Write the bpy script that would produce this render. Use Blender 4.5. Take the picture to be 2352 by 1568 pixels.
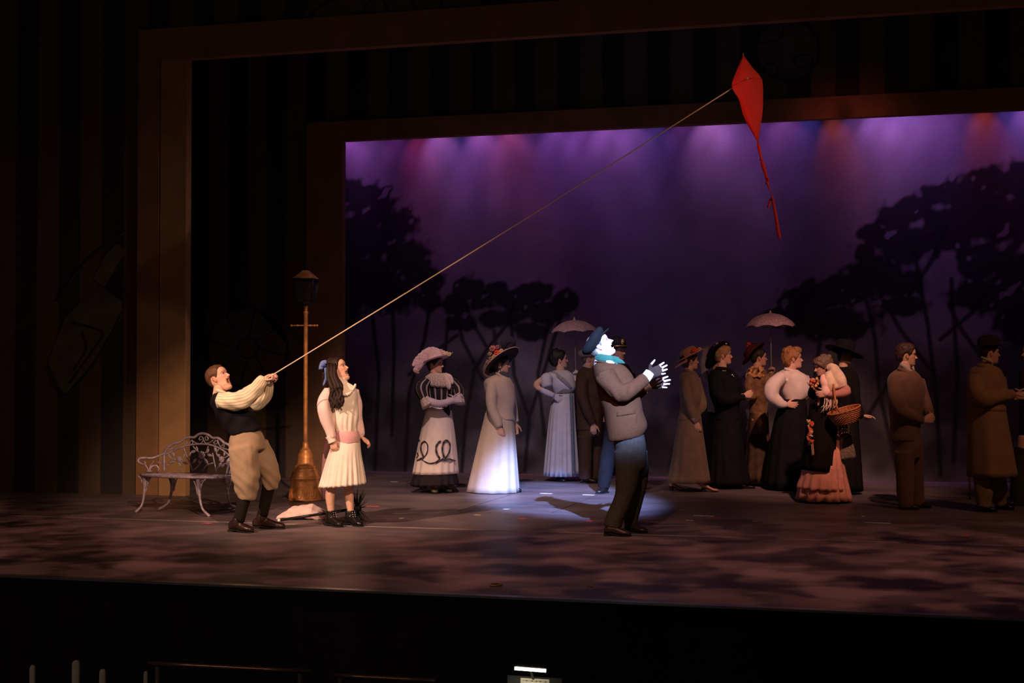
import bpy, math, random
import numpy as np

for o in list(bpy.data.objects):
    bpy.data.objects.remove(o, do_unlink=True)
SC = bpy.context.scene
COL = SC.collection
PI = math.pi
rng = random.Random(7)

# ------------------------------------------------------------------ camera
FPX = 3300.0                       # focal length in pixels of the 2352 wide frame
EYE = np.array([0.0, 0.0, 1.35])
YAW = math.atan(FPX / 11976.0)     # turned towards stage right
PITCH = math.atan(75.0 / FPX)
cam_d = bpy.data.cameras.new('camera')
cam_d.sensor_width = 36.0
cam_d.lens = FPX / 2352.0 * 36.0
cam_d.clip_end = 200
cam = bpy.data.objects.new('camera', cam_d)
COL.objects.link(cam)
cam.location = EYE
cam.rotation_euler = (PI / 2 + PITCH, 0, YAW)
SC.camera = cam

# ------------------------------------------------------------------ world, exposure
W = bpy.data.worlds.new('auditorium_dark')
SC.world = W
W.use_nodes = True
W.node_tree.nodes['Background'].inputs[0].default_value = (1.0, 0.72, 0.55, 1)
W.node_tree.nodes['Background'].inputs[1].default_value = 0.014
SC.view_settings.view_transform = 'Standard'
SC.view_settings.look = 'None'
SC.view_settings.gamma = 1.0
SC.view_settings.use_curve_mapping = False
SC.view_settings.exposure = 0.0

# ------------------------------------------------------------------ stage lights
RIGHT = np.array([math.cos(YAW), math.sin(YAW), 0.0])
FWD = np.array([-math.sin(YAW), math.cos(YAW), 0.0])
TOW = -FWD
UP = np.array([0.0, 0.0, 1.0])


def U(px, py, d):
    """scene point seen at a photo pixel, d metres ahead of the lens"""
    x = (px - 1176.0) / FPX
    y = (784.0 - py) / FPX
    c, s = math.cos(PITCH), math.sin(PITCH)
    f = c - y * s
    u = s + y * c
    k = d / f
    return EYE + RIGHT * (x * k) + UP * (u * k) + FWD * d


def G(px, py):
    """point of the stage floor seen at a photo pixel"""
    x = (px - 1176.0) / FPX
    y = (784.0 - py) / FPX
    c, s = math.cos(PITCH), math.sin(PITCH)
    f = c - y * s
    u = s + y * c
    k = -EYE[2] / u
    return EYE + RIGHT * (x * k) + UP * (u * k) + FWD * (f * k)


def GD(py):
    return float(np.dot(G(1176, py) - EYE, FWD))


def spot(name, loc, aim, power, color, cone, blend=0.5, radius=0.08, gobo=None):
    L = bpy.data.lights.new(name, 'SPOT')
    L.energy = power
    L.color = color
    L.spot_size = math.radians(cone)
    L.spot_blend = blend
    L.shadow_soft_size = radius
    o = bpy.data.objects.new(name, L)
    COL.objects.link(o)
    from mathutils import Vector
    o.location = tuple(float(v) for v in loc)
    o.rotation_euler = (Vector([float(v) for v in aim]) - Vector(o.location)).to_track_quat('-Z', 'Y').to_euler()
    if gobo:
        # a leaf breakup pattern plate in the lantern
        L.use_nodes = True
        nt = L.node_tree
        em = next(n for n in nt.nodes if n.type == 'EMISSION')
        tc = nt.nodes.new('ShaderNodeTexCoord')
        sep = nt.nodes.new('ShaderNodeSeparateXYZ')
        nt.links.new(tc.outputs['Normal'], sep.inputs[0])
        com = nt.nodes.new('ShaderNodeCombineXYZ')
        for i in (0, 1):
            dv = nt.nodes.new('ShaderNodeMath')
            dv.operation = 'DIVIDE'
            nt.links.new(sep.outputs[i], dv.inputs[0])
            nt.links.new(sep.outputs[2], dv.inputs[1])
            nt.links.new(dv.outputs[0], com.inputs[i])
        nz = nt.nodes.new('ShaderNodeTexNoise')
        nz.inputs['Scale'].default_value = gobo[0]
        nz.inputs['Detail'].default_value = 2.5
        nz.inputs['Roughness'].default_value = 0.6
        nt.links.new(com.outputs[0], nz.inputs['Vector'])
        rp = nt.nodes.new('ShaderNodeMapRange')
        rp.inputs['From Min'].default_value = gobo[1]
        rp.inputs['From Max'].default_value = gobo[2]
        rp.inputs['To Min'].default_value = gobo[3]
        rp.inputs['To Max'].default_value = 1.0
        rp.interpolation_type = 'SMOOTHSTEP'
        nt.links.new(nz.outputs['Fac'], rp.inputs['Value'])
        nt.links.new(rp.outputs[0], em.inputs['Strength'])
    return o


# followspot from the booth at house right: cold white on the man in the cap
spot('followspot', (5.64, -9.25, 12.1), G(1300, 1146), 200000, (0.29, 0.43, 1.0), 4.35, 0.55, 0.10)
spot('centre_fill', (-1.5, -2.0, 7.0), U(1436, 1120, 12.1), 1900, (1.0, 0.58, 0.40), 6.5, 0.9, 0.10)  # added amber fill that lifts the capped man's legs
# warm specials on the two children, the street lamp and the edge of the first portal
spot('warm_special_house_right', (3.0, -2.0, 8.5), U(690, 960, 12.8), 7600, (1.0, 0.60, 0.38), 13.5, 0.75, 0.10)
spot('warm_special_house_left', (-10.0, -1.0, 8.5), U(690, 960, 12.8), 10500, (1.0, 0.64, 0.46), 12.5, 0.8, 0.10)
# leaf breakup over the forestage, amber pink, from the overhead bridge
for _bx, _bp in ((-8.8, 620), (-6.4, 760), (-4.0, 820), (-1.6, 820), (0.8, 820), (3.2, 760)):
    spot('breakup_lantern', (_bx - .6, 7.6, 8.6), (_bx, 10.6, 0), _bp, (1.0, 0.41, 0.29), 42, 0.9, 0.03, gobo=(13, 0.45, 0.58, 0.04))
# upstage wash on the strollers
spot('upstage_wash_pink', (-3.4, 10.2, 7.0), U(1100, 930, 16.8), 1350, (1.0, 0.66, 0.62), 34, 0.95, 0.10)
spot('upstage_wash_amber', (0.8, 9.6, 7.0), U(1880, 925, 16.2), 2700, (1.0, 0.50, 0.38), 22, 1.0, 0.10)
spot('upstage_wash_red', (4.5, 8.0, 7.0), U(2180, 970, 14.6), 520, (1.0, 0.46, 0.28), 34, 0.9, 0.10)
spot('kite_special', (-3.2, -2.0, 2.3), U(1718, 240, 12.3), 3400, (1.0, 0.20, 0.12), 3.7, 1.0, 0.45)
spot('string_fill', (5.6, 10.0, 5.2), (-2.4, 12.1, 2.95), 520, (1.0, 0.62, 0.42), 26, 0.9, 0.06)  # added fill that brightens the kite string along its length
# dim fill added so the pit posts and rails show
spot('pit_fill', (-4.5, 2.5, 3.0), (-4.2, 7.2, -0.4), 75, (1.0, 0.68, 0.55), 60, 1.0, 0.1)
# batten of coloured lanterns behind the second portal, grazing the painted drop
DROP_Y = 18.85
CYC = [  # photo x at the top edge, colour, power, lean, cone
    (800, (.62, .20, .90), 26, .10, 40), (850, (.40, .16, .62), 16, .14, 34), (905, (.45, .10, .60), 14, .12, 30),
    (955, (.85, .10, .42), 17, .16, 22), (1005, (.80, .30, 1.0), 30, .16, 34), (1055, (.22, .14, .75), 13, .14, 24),
    (1100, (.75, .25, .95), 32, .18, 36), (1165, (.90, .20, .62), 24, .20, 34), (1215, (.45, .15, .75), 14, .20, 28),
    (1270, (.55, .20, .95), 22, .20, 36), (1330, (.50, .18, .85), 22, .20, 34), (1390, (.65, .26, 1.0), 28, .18, 36),
    (1445, (.60, .25, 1.0), 22, .18, 30), (1500, (.28, .16, .85), 14, .18, 26), (1560, (.45, .14, .70), 14, .20, 32),
    (1625, (.80, .34, .95), 34, .16, 36), (1675, (.65, .26, .95), 24, .18, 32), (1740, (.50, .16, .75), 15, .16, 28),
    (1795, (.60, .22, .85), 18, .18, 32), (1850, (.18, .14, .80), 14, .18, 24), (1905, (.95, .18, .16), 18, .20, 17),
    (1955, (.55, .22, .80), 16, .18, 26), (2010, (.65, .30, 1.0), 32, .16, 34), (2070, (.62, .28, 1.0), 36, .18, 36),
    (2130, (.60, .24, .95), 26, .20, 34), (2190, (.50, .18, .80), 18, .20, 30), (2250, (.95, .14, .14), 20, .18, 22),
    (2310, (.26, .16, .85), 16, .18, 28), (2360, (.60, .25, .95), 26, .18, 34), (2420, (.60, .25, .95), 26, .18, 34)]
for _i, (_x, _c, _p, _l, _k) in enumerate(CYC):
    _t = U(_x, 300 - (_x - 800) * .046, 19.0)
    _k0 = (DROP_Y - 0) / _t[1]
    _x0 = _t[0] * _k0
    spot('cyc_lantern', (_x0 - .03, DROP_Y - .32, 5.05), (_x0 + _l * .5, DROP_Y, 4.15), _p * 1.5, (_c[0], _c[1] * .85, _c[2]), _k + 26, 1.0, 0.03)
    if _i % 2 == 0 or _c[0] > .84:   # tighter beams that reach down the drop
        spot('cyc_beam', (_x0, DROP_Y - .50, 5.40), (_x0 + _l * 2.2, DROP_Y + .02, 3.1), _p * 1.0, (_c[0], _c[1] * 1.15, _c[2] * .92), _k * .5, 0.9, 0.03)
# a broad dim blue wash that keeps the lower drop readable
spot('cyc_wash', (-3.0, 15.6, 6.6), (-3.0, DROP_Y, 2.4), 2.5, (.20, .28, .95), 120, 1.0, 0.25)

# ------------------------------------------------------------------ small mesh kit
def nrm(v):
    v = np.asarray(v, float)
    return v / max(1e-9, np.linalg.norm(v))


def cr(a, k):
    """Catmull-Rom resample of the rows of a, k steps per span"""
    a = np.asarray(a, float)
    if k <= 1 or len(a) < 2:
        return a
    p = np.vstack([2 * a[0] - a[1], a, 2 * a[-1] - a[-2]])
    out = []
    for i in range(1, len(p) - 2):
        p0, p1, p2, p3 = p[i - 1], p[i], p[i + 1], p[i + 2]
        for j in range(k):
            t = j / k
            out.append(.5 * ((2 * p1) + (-p0 + p2) * t + (2 * p0 - 5 * p1 + 4 * p2 - p3) * t * t + (-p0 + 3 * p1 - 3 * p2 + p3) * t ** 3))
    out.append(p[-2])
    return np.array(out)


class MB:
    def __init__(self):
        self.v, self.f, self.uv, self.c, self.n = [], [], [], [], 0

    def add(self, v, f, uv=None, c=None):
        v = np.asarray(v, float).reshape(-1, 3)
        self.v.append(v)
        for k, q in enumerate(f):
            self.f.append(tuple(i + self.n for i in q))
            self.uv.append(uv[k] if uv else [(0, 0)] * len(q))
        cc = np.ones((len(v), 3)) if c is None else np.broadcast_to(np.asarray(c, float), (len(v), 3))
        self.c.append(np.array(cc))
        self.n += len(v)
        return self

    def join(self, o):
        n0 = self.n
        self.v += o.v
        self.c += o.c
        self.f += [tuple(i + n0 for i in q) for q in o.f]
        self.uv += o.uv
        self.n += o.n
        return self

    def V(self):
        return np.vstack(self.v)

    def loft(self, C, X, Y, n=20, sub=3, e=2.0, cap=(1, 1), mod=None, c=None):
        A = np.hstack([np.asarray(C, float), np.asarray(X, float), np.asarray(Y, float)])
        A = cr(A, sub)
        m = len(A)
        th = np.arange(n) / n * 2 * PI
        cs, sn = np.cos(th), np.sin(th)
        cx = np.sign(cs) * np.abs(cs) ** (2 / e)
        sy = np.sign(sn) * np.abs(sn) ** (2 / e)
        R = np.ones((m, n))
        if mod is not None:
            R = mod(np.linspace(0, 1, m)[:, None], th[None, :]) * R
        V = A[:, None, 0:3] + A[:, None, 3:6] * (cx[None, :, None] * R[..., None]) + A[:, None, 6:9] * (sy[None, :, None] * R[..., None])
        L = np.concatenate([[0], np.cumsum(np.linalg.norm(np.diff(A[:, :3], axis=0), axis=1))])
        circ = 2 * PI * float(np.mean((np.linalg.norm(A[:, 3:6], axis=1) + np.linalg.norm(A[:, 6:9], axis=1)) / 2))
        F, UVs = [], []
        for i in range(m - 1):
            for j in range(n):
                k = (j + 1) % n
                F.append((i * n + j, i * n + k, (i + 1) * n + k, (i + 1) * n + j))
                u0, u1 = j / n * circ, (j + 1) / n * circ
                UVs.append([(u0, L[i]), (u1, L[i]), (u1, L[i + 1]), (u0, L[i + 1])])
        V = V.reshape(-1, 3)
        ex = []
        if cap[0]:
            ex.append(A[0, :3])
            q = len(V)
            for j in range(n):
                F.append((q, (j + 1) % n, j))
                UVs.append([(0, 0)] * 3)
        if cap[1]:
            ex.append(A[-1, :3])
            q = len(V) + len(ex) - 1
            b = (m - 1) * n
            for j in range(n):
                F.append((q, b + j, b + (j + 1) % n))
                UVs.append([(0, 0)] * 3)
        if ex:
            V = np.vstack([V, np.array(ex)])
        # consistent outward winding
        return self.add(V, F, UVs, c)

    def tube(self, pts, rad, n=12, sub=4, ref=None, flat=1.0, e=2.0, cap=(1, 1), mod=None, c=None):
        pts = np.asarray(pts, float)
        rad = np.asarray(rad, float) * np.ones(len(pts))
        A = cr(np.hstack([pts, rad[:, None]]), sub)
        P, R = A[:, :3], np.maximum(A[:, 3], 1e-4)
        T = np.gradient(P, axis=0)
        T = np.array([nrm(t) for t in T])
        x = np.asarray(ref if ref is not None else (UP if abs(T[0][2]) < .9 else RIGHT), float)
        X, Y = [], []
        for t in T:
            x = nrm(x - t * np.dot(x, t))
            X.append(x)
            Y.append(np.cross(t, x))
        X, Y = np.array(X), np.array(Y)
        return self.loft(P, X * R[:, None], Y * R[:, None] * flat, n, 1, e, cap, mod, c)

    def ball(self, ctr, X, Y=None, Z=None, nu=14, nv=9, c=None):
        if Y is None:
            r = float(X)
            X, Y, Z = RIGHT * r, FWD * r, UP * r
        ctr, X, Y, Z = [np.asarray(q, float) for q in (ctr, X, Y, Z)]
        ph = np.linspace(-PI / 2 * .96, PI / 2 * .96, nv)
        return self.loft([ctr + Z * math.sin(p) for p in ph], [X * math.cos(p) for p in ph], [Y * math.cos(p) for p in ph], nu, 1, c=c)

    def box(self, ctr, hx, hy, hz, c=None):
        ctr, hx, hy, hz = [np.asarray(q, float) for q in (ctr, hx, hy, hz)]
        V = [ctr + hx * a + hy * b + hz * d for d in (-1, 1) for b in (-1, 1) for a in (-1, 1)]
        F = [(0, 2, 3, 1), (4, 5, 7, 6), (0, 1, 5, 4), (2, 6, 7, 3), (0, 4, 6, 2), (1, 3, 7, 5)]
        return self.add(V, F, None, c)

    def prism(self, poly, ax, ay, az, org, c=None):
        """closed outline poly (a,b) on axes ax, ay, extruded by az"""
        P = [np.asarray(org) + np.asarray(ax) * a + np.asarray(ay) * b for a, b in poly]
        n = len(P)
        V = P + [p + np.asarray(az) for p in P]
        F = [tuple(range(n))[::-1], tuple(range(n, 2 * n))] + [(i, (i + 1) % n, n + (i + 1) % n, n + i) for i in range(n)]
        return self.add(V, F, None, c)


def wob(p, freq, seed=0, k=7, aniso=(1, 1, 1)):
    r = np.random.RandomState(seed)
    out = np.zeros(len(p))
    q = p * np.asarray(aniso)
    for _ in range(k):
        d = r.normal(size=3)
        d /= np.linalg.norm(d)
        out += np.sin(q @ d * freq * r.uniform(.6, 1.7) + r.uniform(0, 6.28))
    return out / math.sqrt(k)


def raw_mesh(name, mb, base=(0, 0, 0), smooth=True, want_c=True):
    me = bpy.data.meshes.new(name)
    V = mb.V() - np.asarray(base, float)
    me.from_pydata(V.tolist(), [], mb.f)
    uvl = me.uv_layers.new(name='UVMap')
    flat = np.array([t for q in mb.uv for t in q], dtype=np.float32).ravel()
    if len(flat) == len(uvl.data) * 2:
        uvl.data.foreach_set('uv', flat)
    if want_c:
        ca = me.color_attributes.new('Col', 'FLOAT_COLOR', 'POINT')
        cc = np.hstack([np.vstack(mb.c), np.ones((mb.n, 1))]).astype(np.float32)
        ca.data.foreach_set('color', cc.ravel())
    if smooth:
        me.polygons.foreach_set('use_smooth', [True] * len(me.polygons))
    me.update()
    return me


def normals_fix(me):
    import bmesh
    bm = bmesh.new()
    bm.from_mesh(me)
    bmesh.ops.recalc_face_normals(bm, faces=bm.faces)
    bm.to_mesh(me)
    bm.free()


def fuse(mb, voxel=.012, it=3):
    """one continuous surface out of overlapping closed pieces"""
    me = raw_mesh('tmp', mb, want_c=False)
    normals_fix(me)
    o = bpy.data.objects.new('tmp', me)
    COL.objects.link(o)
    m = o.modifiers.new('r', 'REMESH')
    m.mode = 'VOXEL'
    m.voxel_size = voxel
    m.adaptivity = 0
    if it:
        s = o.modifiers.new('s', 'SMOOTH')
        s.iterations = it
        s.factor = .5
    dg = bpy.context.evaluated_depsgraph_get()
    dg.update()
    ev = o.evaluated_get(dg)
    m2 = ev.to_mesh()
    V = np.zeros(len(m2.vertices) * 3)
    m2.vertices.foreach_get('co', V)
    F = [tuple(p.vertices) for p in m2.polygons]
    N = np.zeros(len(m2.vertices) * 3)
    m2.vertices.foreach_get('normal', N)
    ev.to_mesh_clear()
    bpy.data.objects.remove(o, do_unlink=True)
    bpy.data.meshes.remove(me)
    r = MB().add(V.reshape(-1, 3), F)
    r.N = N.reshape(-1, 3)
    return r


def obj(name, mb, mat, parent=None, base=(0, 0, 0), smooth=True, fix=True, bevel=0):
    me = raw_mesh(name, mb, base, smooth)
    if fix:
        normals_fix(me)
    if mat is not None:
        me.materials.append(mat)
    o = bpy.data.objects.new(name, me)
    COL.objects.link(o)
    if parent is not None:
        o.parent = parent
    elif np.any(np.asarray(base)):
        o.location = tuple(float(v) for v in base)
    if bevel:
        b = o.modifiers.new('bevel', 'BEVEL')
        b.width = bevel
        b.segments = 2
        b.limit_method = 'ANGLE'
    return o


def tag(o, label=None, cat=None, group=None, kind=None):
    if label:
        o['label'] = label
    if cat:
        o['category'] = cat
    if group:
        o['group'] = group
    if kind:
        o['kind'] = kind
    return o


def empty(name, loc, label=None, cat=None, group=None, kind=None):
    o = bpy.data.objects.new(name, None)
    o.empty_display_size = .1
    o.location = tuple(float(v) for v in loc)
    COL.objects.link(o)
    return tag(o, label, cat, group, kind)


# ------------------------------------------------------------------ materials
MATS = {}


def mat(key, col, rough=.85, var=.12, nscale=9.0, bump=.15, bscale=60.0, metal=0.0, vcol=False, sheen=0.0, spec=.3, stripe=None, emis=None, sss=0.0, alpha=None):
    if key in MATS:
        return MATS[key]
    m = bpy.data.materials.new(key)
    m.use_nodes = True
    nt = m.node_tree
    b = nt.nodes['Principled BSDF']
    L = nt.links.new
    b.inputs['Roughness'].default_value = rough
    b.inputs['Metallic'].default_value = metal
    b.inputs['Specular IOR Level'].default_value = spec
    if sheen:
        b.inputs['Sheen Weight'].default_value = sheen
    if sss:
        b.inputs['Subsurface Weight'].default_value = sss
        b.inputs['Subsurface Radius'].default_value = (.012, .005, .003)
    tc = nt.nodes.new('ShaderNodeTexCoord')
    nz = nt.nodes.new('ShaderNodeTexNoise')
    nz.inputs['Scale'].default_value = nscale
    nz.inputs['Detail'].default_value = 4
    L(tc.outputs['Object'], nz.inputs['Vector'])
    mr = nt.nodes.new('ShaderNodeMapRange')
    mr.inputs['From Min'].default_value = .25
    mr.inputs['From Max'].default_value = .75
    mr.inputs['To Min'].default_value = 1 - var
    mr.inputs['To Max'].default_value = 1 + var
    L(nz.outputs['Fac'], mr.inputs['Value'])
    mx = nt.nodes.new('ShaderNodeMix')
    mx.data_type = 'RGBA'
    mx.blend_type = 'MULTIPLY'
    mx.inputs[0].default_value = 1.0
    mx.inputs[6].default_value = (*col, 1)
    L(mr.outputs[0], mx.inputs[7])
    out = mx.outputs[2]
    if stripe:
        scol, period, width = stripe
        uv = nt.nodes.new('ShaderNodeUVMap')
        sp = nt.nodes.new('ShaderNodeSeparateXYZ')
        L(uv.outputs[0], sp.inputs[0])
        md = nt.nodes.new('ShaderNodeMath')
        md.operation = 'PINGPONG'
        md.inputs[1].default_value = period / 2
        L(sp.outputs[0], md.inputs[0])
        lt = nt.nodes.new('ShaderNodeMath')
        lt.operation = 'LESS_THAN'
        lt.inputs[1].default_value = width / 2
        L(md.outputs[0], lt.inputs[0])
        m2 = nt.nodes.new('ShaderNodeMix')
        m2.data_type = 'RGBA'
        L(lt.outputs[0], m2.inputs[0])
        L(out, m2.inputs[6])
        m2.inputs[7].default_value = (*scol, 1)
        out = m2.outputs[2]
    if vcol:
        at = nt.nodes.new('ShaderNodeVertexColor')
        at.layer_name = 'Col'
        m3 = nt.nodes.new('ShaderNodeMix')
        m3.data_type = 'RGBA'
        m3.blend_type = 'MULTIPLY'
        m3.inputs[0].default_value = 1.0
        L(out, m3.inputs[6])
        L(at.outputs[0], m3.inputs[7])
        out = m3.outputs[2]
    L(out, b.inputs['Base Color'])
    if bump:
        n2 = nt.nodes.new('ShaderNodeTexNoise')
        n2.inputs['Scale'].default_value = bscale
        n2.inputs['Detail'].default_value = 3
        L(tc.outputs['Object'], n2.inputs['Vector'])
        bp = nt.nodes.new('ShaderNodeBump')
        bp.inputs['Strength'].default_value = bump
        bp.inputs['Distance'].default_value = .01
        L(n2.outputs['Fac'], bp.inputs['Height'])
        L(bp.outputs[0], b.inputs['Normal'])
    if emis:
        b.inputs['Emission Color'].default_value = (*emis[0], 1)
        b.inputs['Emission Strength'].default_value = emis[1]
    MATS[key] = m
    return m
# ------------------------------------------------------------------ the setting
def onY(px, py, Y):
    p = U(px, py, 10.0) - EYE
    return EYE + p * (Y / p[1])


def bx(mb, x0, x1, y0, y1, z0, z1, c=None):
    return mb.box(((x0 + x1) / 2, (y0 + y1) / 2, (z0 + z1) / 2), ((x1 - x0) / 2, 0, 0), (0, (y1 - y0) / 2, 0), (0, 0, (z1 - z0) / 2), c)


FRONT = 8.47
M_floor = mat('stage_floor_paint', (.162, .120, .126), rough=.48, var=.5, nscale=1.3, bump=.12, bscale=9, spec=.35)
_nt = M_floor.node_tree   # brushed, stretched mottling of the painted floor
for _n in _nt.nodes:
    if _n.type == 'TEX_NOISE' and abs(_n.inputs['Scale'].default_value - 1.3) < .01:
        _mp = _nt.nodes.new('ShaderNodeMapping')
        _mp.inputs['Scale'].default_value = (1.0, 1.7, 1.0)
        _tc = next(k for k in _nt.nodes if k.type == 'TEX_COORD')
        _nt.links.new(_tc.outputs['Object'], _mp.inputs[0])
        _nt.links.new(_mp.outputs[0], _n.inputs['Vector'])
        _n.inputs['Detail'].default_value = 8
        _n.inputs['Roughness'].default_value = .62
floor = empty('floor', (0, FRONT, 0), kind='structure')
PAN = [(-16, 9, FRONT, 11.949), (-16, 9, 11.955, 13.6), (-16, -4.306, 13.602, 15.9), (-4.294, -3.356, 13.602, 15.9),
       (-3.344, 9, 13.602, 15.9), (-16, 9, 15.902, 22.0)]
for x0, x1, y0, y1 in PAN:
    obj('floor_panel', bx(MB(), x0, x1, y0, y1, -.04, 0), M_floor, floor, base=(0, FRONT, 0), smooth=False)
M_black = mat('black_paint', (.010, .009, .009), rough=.8, var=.3)
tag(obj('floor_substage', bx(MB(), -16, 9, FRONT + .01, 22, -.30, -.05), M_black, smooth=False), kind='structure')
tag(obj('wall_stage_front', bx(MB(), -16, 9, FRONT - .06, FRONT - .004, -2.2, -.012), M_black, smooth=False), kind='structure')
tag(obj('trim_1', bx(MB(), -16, 9, FRONT - .07, FRONT - .001, -.010, .004), mat('edge_metal', (.30, .32, .32), rough=.35, metal=.8), smooth=False), kind='structure')
tag(obj('floor_pit', bx(MB(), -16, 9, 2.0, FRONT - .07, -2.3, -2.2), M_black, smooth=False), kind='structure')

# painted drop: one dense cloth whose colours are paint (sky strokes, trees, shade along the foot)
def blobs(X, Z, lst, Y):
    """soft union of painted foliage and shade clumps given by photo place and size"""
    m = np.zeros_like(X)
    for (px, py, rx, ry) in lst:
        c = onY(px, py, Y)
        sx = rx * 5.8e-3
        sz = ry * 5.8e-3
        q = ((X - c[0]) / sx) ** 2 + ((Z - c[2]) / sz) ** 2
        m = np.maximum(m, np.exp(-q * .75))
    return m


def strokes(X, Z, lst, Y):
    m = np.zeros_like(X)
    for pts in lst:
        w0, w1 = pts[0]
        P = np.array([onY(a, b, Y)[[0, 2]] for a, b in pts[1:]])
        for k in range(len(P) - 1):
            a, b = P[k], P[k + 1]
            ab = b - a
            t = np.clip(((X - a[0]) * ab[0] + (Z - a[1]) * ab[1]) / (ab @ ab), 0, 1)
            d = np.hypot(X - a[0] - t * ab[0], Z - a[1] - t * ab[1])
            w = max(.024, (w0 + (w1 - w0) * (k + .5) / (len(P) - 1)) * 5.8e-3 / 2)
            m = np.maximum(m, np.clip(1.6 - d / w, 0, 1))
    return m


def painted_drop():
    x0, x1, z1 = -9.5, 5.5, 6.4
    nx, nz = 760, 330
    xs = np.linspace(x0, x1, nx)
    zs = np.linspace(0.0, z1, nz)
    X, Z = np.meshgrid(xs, zs)
    P = np.stack([X.ravel(), np.zeros(X.size), Z.ravel()], 1)
    n1 = wob(P, 5, 1).reshape(X.shape)
    n2 = wob(P, 14, 2, 9).reshape(X.shape)
    n3 = wob(P, 34, 3, 9).reshape(X.shape)
    sky = np.ones(X.shape + (3,)) * np.array([.19, .168, .20])
    sky *= (1 + .10 * n1 + .05 * n2)[..., None]
    left = [(800, 440, 40, 30), (850, 470, 60, 50), (830, 540, 90, 70), (900, 530, 60, 55), (930, 590, 55, 45), (840, 640, 90, 60), (960, 620, 40, 34),
            (990, 640, 34, 34), (900, 680, 70, 40), (985, 690, 28, 24), (790, 700, 60, 60)]
    mid = [(1078, 662, 40, 32), (1050, 700, 34, 26), (1110, 690, 40, 24), (1140, 670, 36, 26), (1185, 690, 44, 30), (1228, 672, 50, 26), (1250, 720, 50, 30),
           (1295, 690, 36, 26), (1150, 730, 60, 24), (1060, 740, 40, 20), (1215, 760, 46, 26)]
    right = [(2340, 420, 60, 40), (2270, 410, 50, 30), (2230, 450, 60, 40), (2160, 450, 44, 26), (2100, 480, 50, 34), (2050, 500, 40, 28), (2010, 540, 36, 28),
             (1985, 580, 30, 24), (2080, 560, 70, 50), (2010, 620, 60, 36), (2200, 520, 70, 50), (2300, 500, 80, 60), (2060, 650, 60, 34), (2260, 600, 60, 40),
             (2330, 620, 60, 50), (1950, 660, 70, 34), (1890, 680, 60, 36), (1830, 690, 40, 28), (1910, 740, 110, 40), (1780, 730, 36, 22), (2080, 700, 46, 24),
             (2250, 680, 60, 34), (2340, 720, 60, 60), (2420, 460, 70, 80), (2420, 620, 70, 80)]
    low = [(810, 980, 120, 160), (900, 1040, 120, 90), (990, 1040, 60, 70), (1200, 960, 50, 110), (1190, 1060, 90, 60), (2100, 1040, 200, 90), (2300, 980, 130, 130), (1840, 980, 120, 140),
           (1960, 1000, 140, 110), (1400, 1085, 200, 26), (1000, 960, 260, 120), (1330, 1000, 180, 110), (1500, 1030, 200, 90), (1650, 1000, 160, 110), (1080, 860, 120, 60), (2150, 900, 240, 110), (2330, 860, 120, 120)]  # painted bushes, plus shade of the unlit foot put into the paint
    fol = np.maximum.reduce([blobs(X, Z, L, DROP_Y) for L in (left, mid, right)])
    fol = np.clip((fol + .10 * n2 + .10 * n3 - .36) * 5.0, 0, 1)
    # sky holes in the crowns
    fol *= 1 - .8 * np.clip((n2 * .6 + n3 * .7 - 1.25) * 4, 0, 1)
    trunks = strokes(X, Z, [
        [(9, 4), (1060, 1095), (1070, 960), (1090, 850), (1120, 800), (1085, 740)], [(6, 3), (1108, 870), (1062, 780), (1050, 720)], [(6, 3), (1120, 800), (1160, 750), (1180, 700)],
        [(7, 4), (1010, 1090), (1005, 950), (1020, 840), (1030, 730)], [(6, 3), (1150, 1090), (1150, 880), (1135, 760)], [(6, 3), (1250, 1000), (1235, 860), (1260, 740)],
        [(8, 4), (930, 1090), (940, 900), (975, 780), (990, 690)], [(5, 3), (940, 860), (1010, 800), (1050, 770)], [(8, 5), (860, 1090), (870, 860), (850, 680)], [(7, 4), (900, 1000), (905, 800), (900, 640)],
        [(7, 3), (1205, 1080), (1215, 960), (1250, 850), (1290, 720)], [(5, 3), (1215, 960), (1180, 860), (1175, 740)],
        [(9, 3), (2160, 1090), (2150, 900), (2130, 740), (2100, 580)], [(7, 3), (2145, 860), (2070, 760), (2030, 690)], [(8, 3), (2190, 1060), (2200, 860), (2185, 640)],
        [(7, 3), (2060, 1080), (2020, 900), (2010, 780), (1990, 690)], [(6, 3), (2160, 780), (2230, 720), (2290, 640)], [(6, 3), (2300, 1000), (2270, 840), (2210, 760), (2180, 700)],
        [(5, 3), (1990, 960), (2040, 880), (2080, 840)], [(6, 3), (1850, 1050), (1870, 880), (1890, 740)], [(5, 3), (2060, 720), (2140, 600), (2170, 520)]], DROP_Y)
    bush_shade = np.clip((blobs(X, Z, low, DROP_Y) + .10 * n2 - .45) * 2.2, 0, 1)
    dark = np.array([.018, .018, .020])
    for m, k in ((bush_shade, .80), (trunks, .88), (fol, .95)):
        a = (m * k)[..., None]
        sky = sky * (1 - a) + dark * a
    yy = DROP_Y + .012 * np.sin(X * 2.3) * (1 - Z / 7)
    V = np.stack([X, yy, Z], -1).reshape(-1, 3)
    F = [(j * nx + i, j * nx + i + 1, (j + 1) * nx + i + 1, (j + 1) * nx + i) for j in range(nz - 1) for i in range(nx - 1)]
    return MB().add(V, F, None, np.clip(sky, 0, 1).reshape(-1, 3))


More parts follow.
